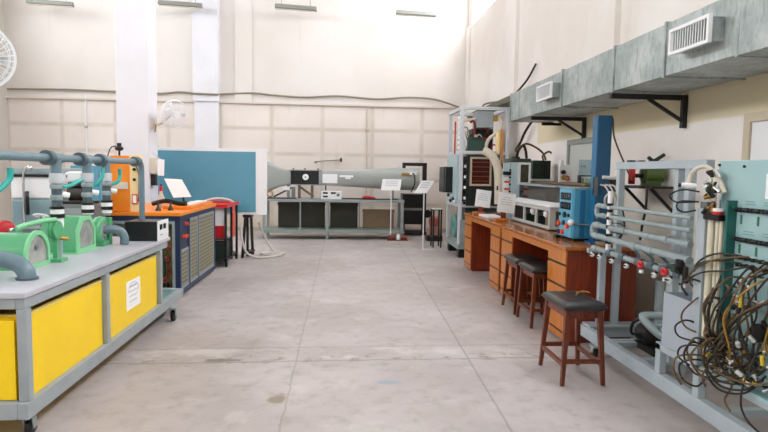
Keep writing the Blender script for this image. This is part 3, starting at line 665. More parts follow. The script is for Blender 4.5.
# ------------------------------------------------------------------ wall fans
def fan(loc, aim, R, mount, lb):
    t = thing('wall_fan', mount, lb, 'fan', 'white fans on the columns')
    c = Vector(loc); a = Vector(aim).normalized(); q = a.to_track_quat('Z', 'Y').to_matrix()
    mb = MB()
    for k_, d in ((1, 0), (.97, .05), (.97, -.05), (.7, .075), (.4, .085), (.7, -.075), (.4, -.085)): mb.torus(c+a*d, a, R*k_, .004 if k_ < 1 else .011, 28, 6)
    n = 28
    for i in range(n):
        w = 2*PI*i/n; u = q@Vector((math.cos(w), math.sin(w), 0))
        mb.tube([c+a*.085+u*R*.25, c+a*.078+u*R*.7, c+u*R, c-a*.078+u*R*.7, c-a*.085+u*R*.25], .0028, 4, 3)
    mb.build('cage', m_white, t)
    MB().lathe([(.01,0),(.06,.0),(.06,.02),(.01,.025)], c+a*.085, a, 18).build('badge', m_white, t)
    mb = MB()
    for i in range(3):
        w = 2*PI*i/3
        pts_ = []
        for rr, hw in ((.12,.05),(.45,.2),(.85,.26)):
            for s_ in (-1, 1):
                ang = w+s_*hw*.9; pts_.append(c+q@Vector((R*rr*math.cos(ang), R*rr*math.sin(ang), s_*.02)))
        up_ = a*.006
        mb.faces([p_-up_ for p_ in pts_]+[p_+up_ for p_ in pts_], [(0,1,3,2),(2,3,5,4),(6,8,9,7),(8,10,11,9),(0,6,7,1),(4,5,11,10),(0,2,8,6),(2,4,10,8),(1,7,9,3),(3,9,11,5)])
    mb.lathe([(.03,-.03),(.04,.03)], c, a, 14); mb.build('blade', M('milky_fan_blade', '#e4e6ea', .4), t)
    MB().lathe([(.03,0),(.075,.01),(.08,.09),(.055,.15)], c-a*.09, -a, 18).build('motor', m_white, t)
    m0 = c-a*.2; mo = Vector(mount)
    MB().box(mo.x, mo.x+.03, mo.y-.05, mo.y+.05, mo.z-.08, mo.z+.08).build('wall_plate', m_insul, t)
    MB().tube([mo+Vector((.02,0,0)), mo+Vector((.12,0,-.01)), Vector((m0.x, m0.y, m0.z-.07)), m0], .018, 8).build('arm', m_insul, t)
    MB().cyl(mo+Vector((.06,0,-.02)), mo+Vector((.05,-.02,-.14)), .012).build('pull_switch', m_brass, t)
fan((-2.69,9.62,2.42), (.62,-.62,-.18), .225, (-3.06,9.68,2.27), 'white caged fan on near white column above the blue board')
fan((-2.60,4.42,2.33), (.75,-.6,-.2), .23, (-3.06,4.42,2.30), 'white caged fan cut off at the left edge of photo')

# ------------------------------------------------------------------ wind tunnel on its table
t = thing('tunnel_table', (-.1, 13.4, 0), 'long grey steel table with low shelf under the wind tunnel', 'table')
MB().box(-1.75,1.44,13.0,13.8,.85,.91).build('top', m_greysteel, t, .005)
for x in (-1.74,-.33,1.37):
    for y in (13.0,13.73): MB().box(x,x+.06,y,y+.06,0,.85).build('leg', m_greysteel, t)
MB().box(-1.76,1.45,12.98,13.82,.15,.22).build('lower_shelf', M('grey_green_shelf', '#8d9a94', .45), t, .004)
MB().box(-.92,-.89,13.02,13.05,.22,.85).box(.42,.45,13.4,13.43,.22,.85).build('rod', m_greysteel, t)
wt = thing('wind_tunnel', (-.1, 13.35, .91), 'long grey wind tunnel with square contraction and tapering diffuser', 'wind tunnel')
def loft(mb, secs, n=28):   # (x, half width, half height, squareness)
    prev = first = None
    for x, hw, hh, e in secs:
        cur = []
        for i in range(n):
            a = 2*PI*i/n; c_, s_ = math.cos(a), math.sin(a)
            cur.append(mb.bm.verts.new((x, 13.36+hw*math.copysign(abs(c_)**e, c_), 1.385+hh*math.copysign(abs(s_)**e, s_))))
        if prev: mb.ring(prev, cur, n)
        else: first = cur
        prev = cur
    mb.bm.faces.new(first[::-1]); mb.bm.faces.new(prev); return mb
loft(MB(), [(-2.15,.25,.46,.2),(-1.95,.25,.455,.2),(-1.8,.24,.41,.2),(-1.6,.22,.31,.2),(-1.4,.19,.22,.2),(-1.2,.165,.17,.2),(-1.15,.16,.165,.2)]).build('contraction', m_tunnel, wt)
ts = MB().box(-1.14,-.46,13.2,13.52,1.235,1.545).build('test_section', M('dark_window', '#1d211f', .2), wt)
MB().box(-1.15,-.45,13.18,13.54,1.545,1.565).box(-1.15,-.45,13.18,13.54,1.215,1.235).box(-1.165,-1.135,13.18,13.54,1.215,1.565).box(-.5,-.44,13.18,13.54,1.215,1.565).build('window_frame', m_greysteel, ts)
MB().cyl((-.80,13.2,1.4),(-.80,13.185,1.4),.07,24).build('white_dial', m_white, ts); MB().cyl((-.80,13.186,1.4),(-.80,13.18,1.4),.02,12).build('dial_centre', m_grey, ts)
for x in (-1.08,-.82,-.52): MB().box(x-.02,x+.02,13.25,13.29,1.565,1.6).build('clamp', m_grey, ts)
loft(MB(), [(-.44,.16,.165,.25),(-.1,.175,.18,.4),(.4,.2,.205,.7),(.9,.225,.235,.95),(1.34,.25,.26,1)]).build('diffuser', m_tunnel, wt)
MB().cyl((1.33,13.36,1.385),(1.80,13.36,1.385),.255,32).cyl((1.32,13.36,1.385),(1.345,13.36,1.385),.27,32).build('fan_housing', m_tunnel, wt)
MB().box(-.42,-.08,13.165,13.185,1.27,1.48).build('white_plate', m_white, wt); lb_ = MB().box(-.03,.28,13.155,13.165,1.41,1.455).box(.1,.22,13.155,13.165,1.37,1.405).build('white_lettering', m_paper, wt)
MB().box(1.38,1.6,13.09,13.12,1.47,1.53).build('yellow_tag', m_brass, wt)
for x in (-.95,-.66): MB().box(x-.03,x+.03,13.3,13.4,.911,1.215).build('support', m_brown, wt)
MB().bar((-.93,13.33,1.17),(-.62,13.33,.95),.05).build('diagonal_brace', m_brown, wt)
for x in (-1.2,1.2): MB().box(x-.03,x+.03,13.3,13.42,.911,1.22 if x < 0 else 1.13).build('support', m_tunnel, wt)
MB().box(-.36,-.33,13.28,13.31,1.1,1.22).build('support', m_blacksteel, wt)
MB().tube([(1.62,13.10,1.53),(1.66,13.02,1.48),(1.67,13.0,1.3),(1.6,13.05,1.1)],.015).build('cable', m_black, wt); MB().box(1.56,1.72,13.07,13.12,1.49,1.56).build('plug_box', m_white, wt)
t = thing('meter_box', (-.2, 13.12, .91), 'white meter box with black displays on tunnel table', 'meter')
MB().box(-.44,.02,13.03,13.25,.911,1.09).build('case', m_white, t, .006)
for x, z in ((-.4,1.035),(-.22,1.035),(-.4,.955)): MB().box(x,x+.11,13.024,13.03,z,z+.035).build('display', m_screen, t)
MB().cyl((-.06,13.03,1.01),(-.06,13.02,1.01),.035).build('dial', m_grey, t)
(MB().tube([(0.02,13.1,.93),(.35,13.12,.925),(.7,13.06,.925),(1.0,13.06,.925),(1.3,13.08,.93)],.014,8).build('power_cord', m_black, t))
t = thing('red_cloth', (.62,13.1,.91), 'small red cloth bundle lying on tunnel table', 'cloth'); MB().ball((.6,13.18,.955),.06,(1.9,1,.7)).ball((.72,13.18,.945),.05,(1.6,1,.6)).build('bundle', m_red, t)
t = thing('manometer', (-1.4, 13.15, .91), 'inclined dark manometer frame at left end of tunnel table', 'gauge')
MB().box(-1.72,-1.0,13.01,13.09,.911,.935).build('base', m_blacksteel, t); MB().bar((-1.5,13.05,.95),(-1.1,13.05,1.16),.035).build('inclined_tube', m_blacksteel, t); MB().torus((-1.58,13.05,1.01),(0,1,0),.06,.014).build('wheel', m_brass, t)
MB().box(-1.10,-1.02,13.02,13.09,.935,1.18).build('post', m_grey, t); MB().box(-1.3,-1.14,13.025,13.08,1.1,1.18).build('scale', m_white, t)
for x0, x1, z1, mm, lb in ((-1.45,-.37,.80,M('olive_carton', '#34352a', .5),'wide dark olive carton under left half of tunnel table'),(-.24,.40,.80,M('dark_crate', '#30322a', .5),'dark crate next to middle leg under tunnel table'),(.52,1.25,.66,m_brown,'brown board leaning on low shelf of tunnel table')):
    y0 = 13.5 if x0 < .5 else 13.45
    t = thing('storage_box', ((x0+x1)/2, y0, .22), lb, 'box'); MB().box(x0,x1,y0,y0+.25 if x0 < .5 else y0+.05,.221,z1).build('body', mm, t, .01); MB().box(x0-.01,x1+.01,y0-.01,y0+(.26 if x0 < .5 else .06),z1-.06,z1+.005).build('lid', mm, t)
# black stand behind the tunnel end
t = thing('black_stand', (1.9, 14.2, 0), 'black steel frame with dark cabinet behind right end of tunnel', 'stand')
for x in (2.05,): MB().box(x-.05,x+.05,14.05,14.15,0,1.78).build('post', m_blacksteel, t)
MB().box(1.5,2.1,14.05,14.15,1.70,1.78).box(1.5,1.58,14.05,14.15,1.60,1.7).build('top_bar', m_blacksteel, t, .01)
MB().box(1.5,2.0,13.9,14.4,.28,1.02).build('cabinet', m_black, t, .01); MB().box(1.5,2.1,13.9,14.4,.02,.1).box(1.52,1.57,13.95,14.0,.1,.28).build('foot', m_blacksteel, t)
MB().box(1.52,1.98,13.88,13.9,.62,.68).build('panel_strip', m_grey, t)
# sign stands
def sign_stand(x, y, z, w, h, tilt, sk, lb):
    t = thing('sign_stand', (x, y, 0), lb, 'sign', 'white sign stands in front of the wind tunnel')
    s = MB().faces([], [])
    vs = [(-w/2-sk,-h/2),(w/2-sk,-h/2),(w/2+sk,h/2),(-w/2+sk,h/2)]
    bm_ = MB(); dy = .004
    bm_.faces([(x+u, y+v*tilt-dy, z+v) for u, v in vs]+[(x+u, y+v*tilt+dy, z+v) for u, v in vs], [(0,1,2,3),(7,6,5,4),(0,4,5,1),(1,5,6,2),(2,6,7,3),(3,7,4,0)])
    c_ = bm_.build('card', m_paper, t)
    for v in (.3, .12, -.06):
        bm_ = MB(); vv = v*h; ww = w*.32
        bm_.faces([(x-ww+sk*v*2, y+vv*tilt-dy-.002, z+vv),(x+ww+sk*v*2, y+vv*tilt-dy-.002, z+vv),(x+ww+sk*v*2, y+(vv+.012)*tilt-dy-.002, z+vv+.012),(x-ww+sk*v*2, y+(vv+.012)*tilt-dy-.002, z+vv+.012)], [(0,1,2,3)])
        bm_.build('printed_text', m_ink, c_)
    MB().cyl((x,y+.01,.01),(x,y+.01,z-h/2+.02),.012).build('pole', m_white, t); MB().box(x-.02,x+.22 if x > 1.3 else x+.03,y-.02,y+.04,0,.012).build('foot', m_white, t)
sign_stand(1.13, 12.9, 1.26, .43, .25, .3, .02, 'white sign on thin white pole, left of the pair, before tunnel table leg')
sign_stand(1.66, 11.42, 1.26, .25, .25, .3, .085, 'slanting white sign on thin white pole beside black stool')
t = thing('floor_pump', (1.33, 13.02, 0), 'small rusty red pump with white can on floor by table leg', 'pump')
MB().cyl((1.08,12.9,.07),(1.22,12.9,.07),.055).cyl((1.38,12.9,.07),(1.5,12.9,.07),.055).box(1.06,1.52,12.84,12.96,0,.02).build('body', M('rusty_red', '#7c3a2c', .6), t); MB().lathe([(.045,0),(.045,.1),(.03,.13)], (1.31,12.9,.021), (0,0,1)).build('can', m_white, t)
# small black stool + red toolbox
t = thing('metal_stool', (2.0, 11.85, 0), 'small black metal stool with paper on it beside tall rig', 'stool')
for x in (1.90,2.06):
    for y in (11.72,12.0): MB().box(x,x+.03,y,y+.03,0,.78).build('leg', m_blacksteel, t)
MB().box(1.89,2.10,11.7,12.04,.775,.79).build('seat', m_blacksteel, t); MB().rect(1.90,2.09,11.72,12.03,.02,'Z',.2,.22).build('foot_ring', m_blacksteel, t)
tag(MB().box(1.9,2.09,11.72,11.98,.791,.797).build('paper_sheet', m_paper), 'white paper lying on small black stool', 'paper')
t = thing('fire_pump', (2.1, 12.9, 0), 'small dark red engine on floor behind black stool', 'engine')
MB().box(1.95,2.3,12.8,13.1,.0,.12).build('base', m_blacksteel, t); MB().lathe([(.05,0),(.13,.03),(.13,.2),(.05,.24)], (2.0,12.9,.45), (1,0,0)).build('drum', M('faded_red', '#9a5047', .5), t); MB().box(2.02,2.24,12.84,13.0,.12,.4).build('block', M('faded_pink', '#a87a6c', .6), t); MB().lathe([(.02,0),(.09,.0),(.09,.05),(.02,.05)], (1.95,12.86,.62), (0,-1,0)).build('flywheel', m_black, t)

# ------------------------------------------------------------------ tall test rig
tr = thing('test_rig', (2.57, 10.85, 0), 'tall pale steel frame rig with black panel, pipes and tank at far end of desks', 'rig')
m_frame = M('pale_frame_paint', '#ccd2d8', .4)
for x in (2.13,2.96):
    for y in (10.3,11.4): MB().box(x,x+.065,y,y+.065,.25,2.745).build('post', m_frame, tr, .004)
mb = MB()
for z in (2.685, 1.89, .93):
    for y in (10.3,11.4): MB().box(2.195,2.96,y+.004,y+.061,z,z+.06).build('cross_beam', m_frame, tr, .003)
    for x in (2.13,2.96): MB().box(x+.004,x+.061,10.365,11.4,z,z+.06).build('cross_beam', m_frame, tr, .003)
MB().box(2.13,3.03,10.3,11.47,.16,.25).build('base_tray', M('blue_grey_rig', '#8fa0a0', .45), tr, .004)
for x, y in ((2.16,10.32),(2.8,10.32),(2.16,11.25),(2.8,11.25)): MB().box(x,x+.2,y,y+.18,0,.16).build('foot_block', m_black, tr)
MB().box(2.16,3.0,10.28,10.30,.25,.70).build('front_skirt', m_greysteel, tr)
fp = MB().box(2.26,2.86,10.27,10.298,.96,1.88).build('black_panel', M('black_rig_panel', '#1b2321', .35), tr)
MB().rect(2.315,2.71,1.32,1.84,.035,'Y',10.25,10.27).build('window_frame', M('gilt_frame', '#b9aa92', .4), fp)
MB().box(2.35,2.675,10.262,10.269,1.355,1.805).build('red_window', m_darkred, fp)
for i in range(5): MB().box(2.36,2.665,10.256,10.262,1.40+i*.085,1.415+i*.085).build('heater_bar', M('dark_rust', '#6b3526', .4), fp)
for i in range(9): MB().box(2.215,2.25,10.275,10.298,.98+i*.095,1.03+i*.095).build('terminal', m_white if i % 2 else m_black, tr)
MB().box(2.10,2.128,10.37,11.38,1.0,1.88).build('side_panel', M('pale_teal_panel', '#a9c3c6', .4), tr)
MB().box(1.93,2.10,10.75,11.25,1.18,1.66).build('switch_box', m_black, tr, .006); MB().box(1.95,1.96,10.74,10.75,1.2,1.64).build('hinge', m_grey, tr)
for i in range(7): MB().lathe([(.025,0),(.042,.02),(.042,.05),(.025,.07)], (2.18,10.55,1.98+i*.09), (0,0,1), 14).build('white_insulator', m_white, tr)
MB().cyl((2.12,10.72,1.90),(2.12,10.72,2.5),.014).build('red_tube', m_red, tr)
MB().tube([(2.2,10.4,1.9),(2.24,10.36,2.1),(2.19,10.4,2.3),(2.2,10.42,2.45)],.03).build('white_duct', m_white, tr)
MB().box(2.3,2.62,10.4,10.8,1.952,2.16).build('green_tank', M('deep_green', '#2d4d47', .4), tr, .01); MB().box(2.34,2.56,10.38,10.82,2.16,2.2).build('tank_lid', m_dkgreen, tr)
MB().box(2.42,2.46,10.4,10.44,2.2,2.25).build('lid_handle', m_insul, tr)
MB().box(2.46,2.77,10.45,10.8,2.38,2.68).build('junction_box', M('grey_box', '#a2acb1', .4), tr, .008)
MB().tube([(2.35,10.5,2.47),(2.4,10.48,2.5),(2.43,10.48,2.42),(2.43,10.5,2.2)],.022).build('red_pipe', M('dark_red_pipe', '#7a2a26', .4), tr)
MB().cyl((2.22,10.55,2.52),(2.46,10.55,2.52),.03).build('brass_pipe', m_insul, tr)
MB().tube([(2.86,10.4,2.56),(2.90,10.36,2.45),(2.84,10.36,2.3),(2.7,10.38,2.2),(2.64,10.4,2.08),(2.65,10.42,1.97)],.032).build('insulated_hose', m_insul, tr)
MB().box(2.77,2.84,10.4,10.5,2.5,2.6).build('brass_valve', m_brass, tr)
MB().tube([(2.55,10.27,1.96),(2.68,10.22,1.88),(2.78,10.2,1.72),(2.82,10.2,1.5),(2.84,10.2,1.0)],.075,16).build('lagged_pipe', m_insul, tr)
MB().cyl((2.90,10.28,1.72),(2.90,10.28,2.34),.022).build('orange_tube', M('amber_tube', '#c98642', .4), tr); MB().cyl((2.84,10.34,1.9),(2.84,10.34,2.3),.05).build('cream_cylinder', m_cream, tr)
MB().cyl((2.86,10.16,1.0),(2.86,10.16,1.4),.02).build('orange_rod', m_redor, tr); MB().box(2.78,2.84,10.13,10.17,1.25,1.33).build('clip', m_black, tr)
MB().tube([(2.9,10.25,1.72),(2.92,10.24,1.66),(2.97,10.24,1.68),(3.0,10.26,1.75)],.03).build('pipe_bend', m_blacksteel, tr)
for rr in (.10,.15,.2): MB().torus((2.16,10.78,.55),(1,0,0),rr,.03,28,8).build('teal_coil', M('teal_coil', '#5d8f8c', .4), tr)
MB().box(2.22,2.94,11.36,11.39,.99,1.88).build('rear_panel', M('rear_panel_grey', '#4a5150', .5), tr)
MB().box(2.5,2.9,10.95,11.3,1.951,2.4).build('dark_unit', m_blacksteel, tr, .01)
MB().lathe([(.04,0),(.09,.02),(.09,.3),(.04,.34)], (2.34,11.1,1.951), (0,0,1)).build('silver_flask', m_chrome, tr)
MB().box(2.3,2.9,10.5,11.3,.251,.9).build('inner_tank', M('dark_teal', '#3f5555', .5), tr)
for i in range(10):
    x, z = random.uniform(2.2,2.9), random.uniform(1.97,2.4)
    MB().tube([(x,10.62,z),(x+.04,10.58,z+.06),(x+.1,10.6,z+.02),(x+.1,10.64,z-.08)],.012,8,4).build('wire', random.choice((m_hose, m_red, m_chrome, m_black, m_white)), tr)
for i in range(6): MB().cyl((2.09,10.45+i*.12,1.02+.05*(i%3)),(2.06,10.45+i*.12,1.02+.05*(i%3)),.03).build('gauge', m_black if i % 2 else m_white, tr)

# ------------------------------------------------------------------ desks
def desk(y0, y1, lb):
    d = thing('wooden_desk', (2.4, (y0+y1)/2, 0), lb, 'desk', 'pedestal desks in line along the right wall')
    MB().box(2.025, 2.74, y0, y1, .862, .90).build('desk_top', m_deskt, d, .008, 3)
    MB().box(2.045, 2.06, y0+.03, y1-.03, .80, .862).build('apron', m_deskf, d)
    w = .46
    for a in (y0+.03, y1-.03-w):
        b = a+w
        MB().box(2.06, 2.72, a, b, .05, .861).build('pedestal', m_desks, d, .003)
        MB().box(2.09, 2.70, a+.02, b-.02, 0, .05).build('plinth', m_desks, d)
        for z0, z1 in ((.06,.09),(.105,.29),(.31,.505),(.525,.71),(.73,.80)):
            if z0 == .06: MB().box(2.048,2.06,a+.005,b-.005,.03,.09).build('toe_board', m_deskf, d); continue
            zz = .85 if z1 == .80 else z1
            dr = MB().box(2.046, 2.06, a+.006, b-.006, z0, zz).build('drawer', m_deskf, d, .003)
            MB().box(2.0455, 2.047, a+.03, b-.01, z0-.012, z0+.004).build('finger_pull', m_black, dr)
    MB().box(2.60, 2.62, y0+.03+w, y1-.03-w, .05, .861).build('modesty_panel', m_deskin, d)
    return d
desk(5.02, 7.19, 'nearer orange brown wooden desk with stools under it')
desk(7.21, 9.36, 'farther orange brown wooden desk with two page stands on it')

# stools
def make_stool(cx, cy, lb):
    t = thing('wooden_stool', (cx, cy, 0), lb, 'stool', 'brown wooden stools by the desks')
    hw, hd, H = .15, .225, .565
    tops, feet = {}, {}
    for i in (-1, 1):
        for j in (-1, 1):
            a = Vector((cx+i*(hw-.03), cy+j*(hd-.03), H)); b = Vector((cx+i*(hw+.005), cy+j*(hd+.005), 0))
            tops[i, j], feet[i, j] = a, b
            mb = MB(); s = .021
            vs = [(b.x+u*.014, b.y+v*.014, 0) for u, v in ((-1,-1),(1,-1),(1,1),(-1,1))]+[(a.x+u*s, a.y+v*s, H) for u, v in ((-1,-1),(1,-1),(1,1),(-1,1))]
            mb.faces(vs, [(0,3,2,1),(4,5,6,7),(0,1,5,4),(1,2,6,5),(2,3,7,6),(3,0,4,7)]).build('leg', m_stoolw, t, .003)
    def at(i, j, z): return feet[i, j].lerp(tops[i, j], z/H)
    for z, (p1, p2) in ((.18,((-1,-1),(1,-1))),(.18,((-1,1),(1,1))),(.155,((-1,-1),(-1,1))),(.155,((1,-1),(1,1)))):
        MB().bar(at(*p1, z), at(*p2, z), .022, .034).build('stretcher', m_stoolw, t, .002)
    for p1, p2 in (((-1,-1),(1,-1)),((-1,1),(1,1)),((-1,-1),(-1,1)),((1,-1),(1,1))):
        MB().bar(at(*p1, H-.035), at(*p2, H-.035), .022, .06).build('apron', m_stoolw, t)
    s = MB().pillow(cx-.165, cx+.165, cy-.245, cy+.245, .553, .628, 18, .012, 7).build('seat', m_leather, t)
    return t
st = make_stool(1.79, 4.245, 'nearest brown wooden stool with black leather seat, out in the aisle')
for x, y, lb in ((2.08, 5.80, 'middle brown wooden stool, pushed half under the nearer desk'), (2.08, 6.36, 'farthest brown wooden stool, half under the nearer desk behind another')):
    c = copy_tree(st); c.location = (x, y, 0); c['label'] = lb
tag(MB().torus((1.89,4.33,.632),(0,.3,1),.035,.005,20,6).tube([(1.81,4.25,.629),(1.85,4.29,.634),(1.91,4.37,.635),(1.95,4.31,.632)],.005,6).build('wire_loop', m_brass), 'small wire loop lying on seat of nearest stool', 'wire')

# page stands and papers on the far desk
def page_stand(x, y, lb):
    t = thing('page_stand', (x, y, .90), lb, 'sign', 'wooden page stands on the farther desk')
    MB().box(x-.09,x+.09,y-.1,y+.04,.901,.94).build('base', m_deskf, t, .004)
    MB().obox((x+.03,y-.02,1.0),(.07,.02,.2),(-.2,.0,0)).build('support', m_desks, t)
    MB().obox((x+.05,y-.09,1.155),(.24,.006,.27),(-.2,.14,0)).build('page', m_paper, t)
    for k_, d in enumerate((.07,.04,.01,-.02)): MB().obox((x+.05+.14*d,y-.0945+d*.2,1.155+d),(.16 if k_ else .1,.003,.006),(-.3,.14,0)).build('printed_text', m_ink, t)
page_stand(2.17, 8.95, 'farther wooden page stand with white sheet at end of desk')
page_stand(2.19, 7.74, 'nearer wooden page stand with white sheet beside the glass tank')
tag(MB().box(2.12,2.36,8.12,8.72,.901,.925).build('paper_stack', M('paper_stack_white', '#dfe0e6', .6), bev=.003), 'white paper stack lying on desk between the two page stands', 'papers')
t = thing('lab_model', (2.44, 8.6, .90), 'small dark metal model on desk behind paper stack', 'model')
MB().box(2.42,2.62,8.5,8.8,.901,.93).build('base', m_blacksteel, t)
for i in range(5): MB().ball((2.45+.03*i,8.55+.05*i,.96+.05*(i % 2)),.035).build('metal_ball', m_chrome if i % 2 else m_black, t)

# glass tank apparatus
g = thing('flow_tank', (2.6, 7.1, .90), 'grey box apparatus with windows and clear tank on top of the nearer desk', 'tank')
def win_side(axis, c, lo, hi, n, z0, z1):
    mb = MB(); th = .02
    if axis == 'X':
        mb.box(c, c+th, lo, hi, z0, z0+.05).box(c, c+th, lo, hi, z1-.05, z1)
        for i in range(n+1):
            y = lo+(hi-lo-.05)*i/n; mb.box(c, c+th, y, y+.05, z0+.05, z1-.05)
    else:
        mb.box(lo, hi, c, c+th, z0, z0+.05).box(lo, hi, c, c+th, z1-.05, z1)
        for i in range(n+1):
            x = lo+(hi-lo-.05)*i/n; mb.box(x, x+.05, c, c+th, z0+.05, z1-.05)
    return mb
m_tankgrey = M('tank_grey_paint', '#bcc0c0', .4)
win_side('X', 2.39, 6.42, 7.84, 3, .902, 1.175).build('front_frame', m_tankgrey, g); win_side('Y', 6.42, 2.41, 2.72, 1, .902, 1.175).build('end_frame', m_tankgrey, g)
MB().box(2.39,2.72,6.42,7.84,.9015,.915).build('base', m_tankgrey, g)
MB().box(2.70,2.72,6.44,7.84,.915,1.16).box(2.41,2.70,7.82,7.84,.915,1.16).build('back_panel', m_grey, g)
MB().faces([(2.37,6.39,1.175),(2.735,6.39,1.175),(2.735,7.86,1.175),(2.37,7.86,1.175),(2.45,6.45,1.225),(2.73,6.45,1.225),(2.73,7.81,1.225),(2.45,7.81,1.225)],[(0,3,2,1),(4,5,6,7),(0,1,5,4),(1,2,6,5),(2,3,7,6),(3,0,4,7)]).build('ledge', m_white, g)
for y in (6.6,7.0,7.45): MB().box(2.46,2.6,y,y+.15,.916,1.05+.05*math.sin(y*5)).build('inner_part', random.choice((m_black, m_brown, m_dkgreen)), g); 
for y in (6.72,7.2): MB().lathe([(.03,0),(.05,.02),(.05,.05),(.03,.07)], (2.5,y,1.08), (-1,0,0)).build('inner_valve', m_white, g)
MB().box(2.46,2.464,6.46,7.80,1.226,1.40).box(2.71,2.714,6.46,7.80,1.226,1.40).box(2.464,2.71,6.46,6.464,1.226,1.40).box(2.464,2.71,7.796,7.80,1.226,1.40).build('clear_tank', m_acryl, g)
MB().box(2.5,2.68,6.5,7.76,1.226,1.235).build('tank_floor', M('tank_sand', '#bdb8ae', .7), g)
MB().rect(2.45,2.725,6.45,7.81,.02,'Z',1.40,1.415).build('tank_rim', m_pvclt, g)
MB().box(2.45,2.60,6.9,7.5,1.415,1.425).build('lid', m_pvclt, g)

# instrument at the back of the far desk
t = thing('instrument_cabinet', (2.52, 8.1, .90), 'pale blue instrument cabinet with dark window and black head on desk', 'instrument')
MB().box(2.38,2.66,7.96,8.3,.901,1.71).build('cabinet', m_trimblue, t, .005)
MB().rect(2.485,2.66,1.40,1.71,.03,'Y',7.945,7.96).build('window_frame', m_white, t); MB().box(2.515,2.63,7.95,7.959,1.43,1.68).build('window', M('olive_window', '#4a4a38', .25, var=.4, scale=14), t)
MB().box(2.37,2.67,7.97,8.25,1.71,1.765).build('motor_head', M('dark_olive', '#3c4238', .5), t, .01); MB().cyl((2.47,8.05,1.765),(2.47,8.05,1.79),.06).build('motor_cap', m_black, t)
MB().tube([(2.48,8.05,1.78),(2.5,8.03,1.88),(2.56,8.02,1.95),(2.6,8.02,1.88),(2.62,8.03,1.77)],.02).build('black_hose', m_black, t)
MB().tube([(2.45,8.02,1.86),(2.58,8.0,1.97),(2.72,7.98,1.93),(2.83,7.95,1.84),(2.87,7.95,1.75)],.014).build('brown_hose', m_hose2, t)
MB().box(2.28,2.37,7.98,8.02,.901,1.70).build('scale_post', m_trimblue, t); MB().box(2.29,2.36,7.965,7.98,1.2,1.5).build('white_scale', m_white, t)
for z in (1.22,1.32,1.42): MB().box(2.29,2.36,7.96,7.965,z,z+.03).build('red_mark', m_redor, t)
for z in (1.30,1.40,1.5,1.6): MB().cyl((2.37,7.97,z),(2.37,7.95,z),.014).build('black_stud', m_black, t)
MB().box(2.27,2.38,7.95,7.98,1.53,1.58).build('black_clamp', m_black, t)
tag(MB().tube([(3.18,8.7,2.62),(3.15,9.1,2.5),(3.12,9.4,2.39),(3.1,9.65,2.24),(3.1,9.88,2.08),(3.08,10.05,1.97)],.022,10).build('hanging_cable', m_black), 'thick black cable hanging from the far end of duct', 'cable')

# wall shelf behind the desk with equipment
sh = thing('wall_shelf', (3.0, 7.2, 1.40), 'brown wall shelf behind the desk carrying dark equipment', 'shelf')
MB().box(2.76,3.20,6.35,8.6,1.425,1.45).build('board', m_brown, sh, .003)
for y in (6.5,7.5,8.5): MB().box(2.78,3.2,y-.015,y+.015,1.395,1.425).bar((3.19,y,1.15),(2.85,y,1.40),.02).build('support_arm', m_greysteel, sh)
t = thing('dark_transformer', (2.93, 8.4, 1.45), 'dark green ribbed box with cable on the brown wall shelf', 'box')
MB().box(2.80,3.07,8.28,8.56,1.48,1.75).build('case', m_dkgreen, t, .006); MB().box(2.79,3.08,8.26,8.58,1.451,1.48).build('foot', m_white, t)
for i in range(4): MB().box(2.93+i*.035,2.945+i*.035,8.27,8.28,1.50,1.73).build('rib', m_black, t)
MB().tube([(2.97,8.32,1.75),(2.95,8.3,1.82),(3.03,8.3,1.88),(3.08,8.3,1.86)],.014).build('lead', m_hose2, t)
t = thing('gauge_stand', (2.94, 7.4, 1.45), 'white gauge plate with brass and red fittings on wall shelf', 'gauge')
MB().box(2.865,3.03,7.4,7.44,1.451,1.68).build('plate', m_white, t); MB().cyl((2.91,7.4,1.58),(2.91,7.37,1.58),.03).build('black_gauge', m_black, t); MB().cyl((2.92,7.4,1.51),(2.92,7.36,1.51),.035).build('brass_gauge', m_brass, t); MB().torus((2.97,7.39,1.5),(0,1,0),.025,.008).build('red_wheel', m_red, t); MB().lathe([(.03,0),(.03,.04),(.015,.06)], (2.89,7.42,1.68), (0,0,1)).build('cap', m_white, t)
t = thing('clear_screen', (2.93, 6.7, 1.45), 'pale blue clear panel on stand over green jars', 'panel')
MB().box(2.84,3.05,6.72,6.73,1.545,1.73).build('pane', glass('blue_tinted_glass', '#bfe0ea', .3), t); MB().box(2.84,3.05,6.69,6.76,1.53,1.545).box(2.84,2.855,6.69,6.76,1.451,1.53).box(3.03,3.05,6.69,6.76,1.451,1.53).build('rack', m_blacksteel, t)
for i, x in enumerate((2.885,2.94,2.995)):
    t = thing('glass_jar', (x, 6.72, 1.45), ('left', 'middle', 'right')[i]+' green glass jar of three under the clear panel on wall shelf', 'jar', 'green jars on the wall shelf')
    MB().lathe([(.02,0),(.022,.005),(.022,.05),(.012,.06)], (x,6.725,1.451), (0,0,1), 14).build('body', M('green_glass', '#8fb8a0', .15), t); MB().cyl((x,6.725,1.511),(x,6.725,1.522),.014,12).build('stopper', m_white, t)
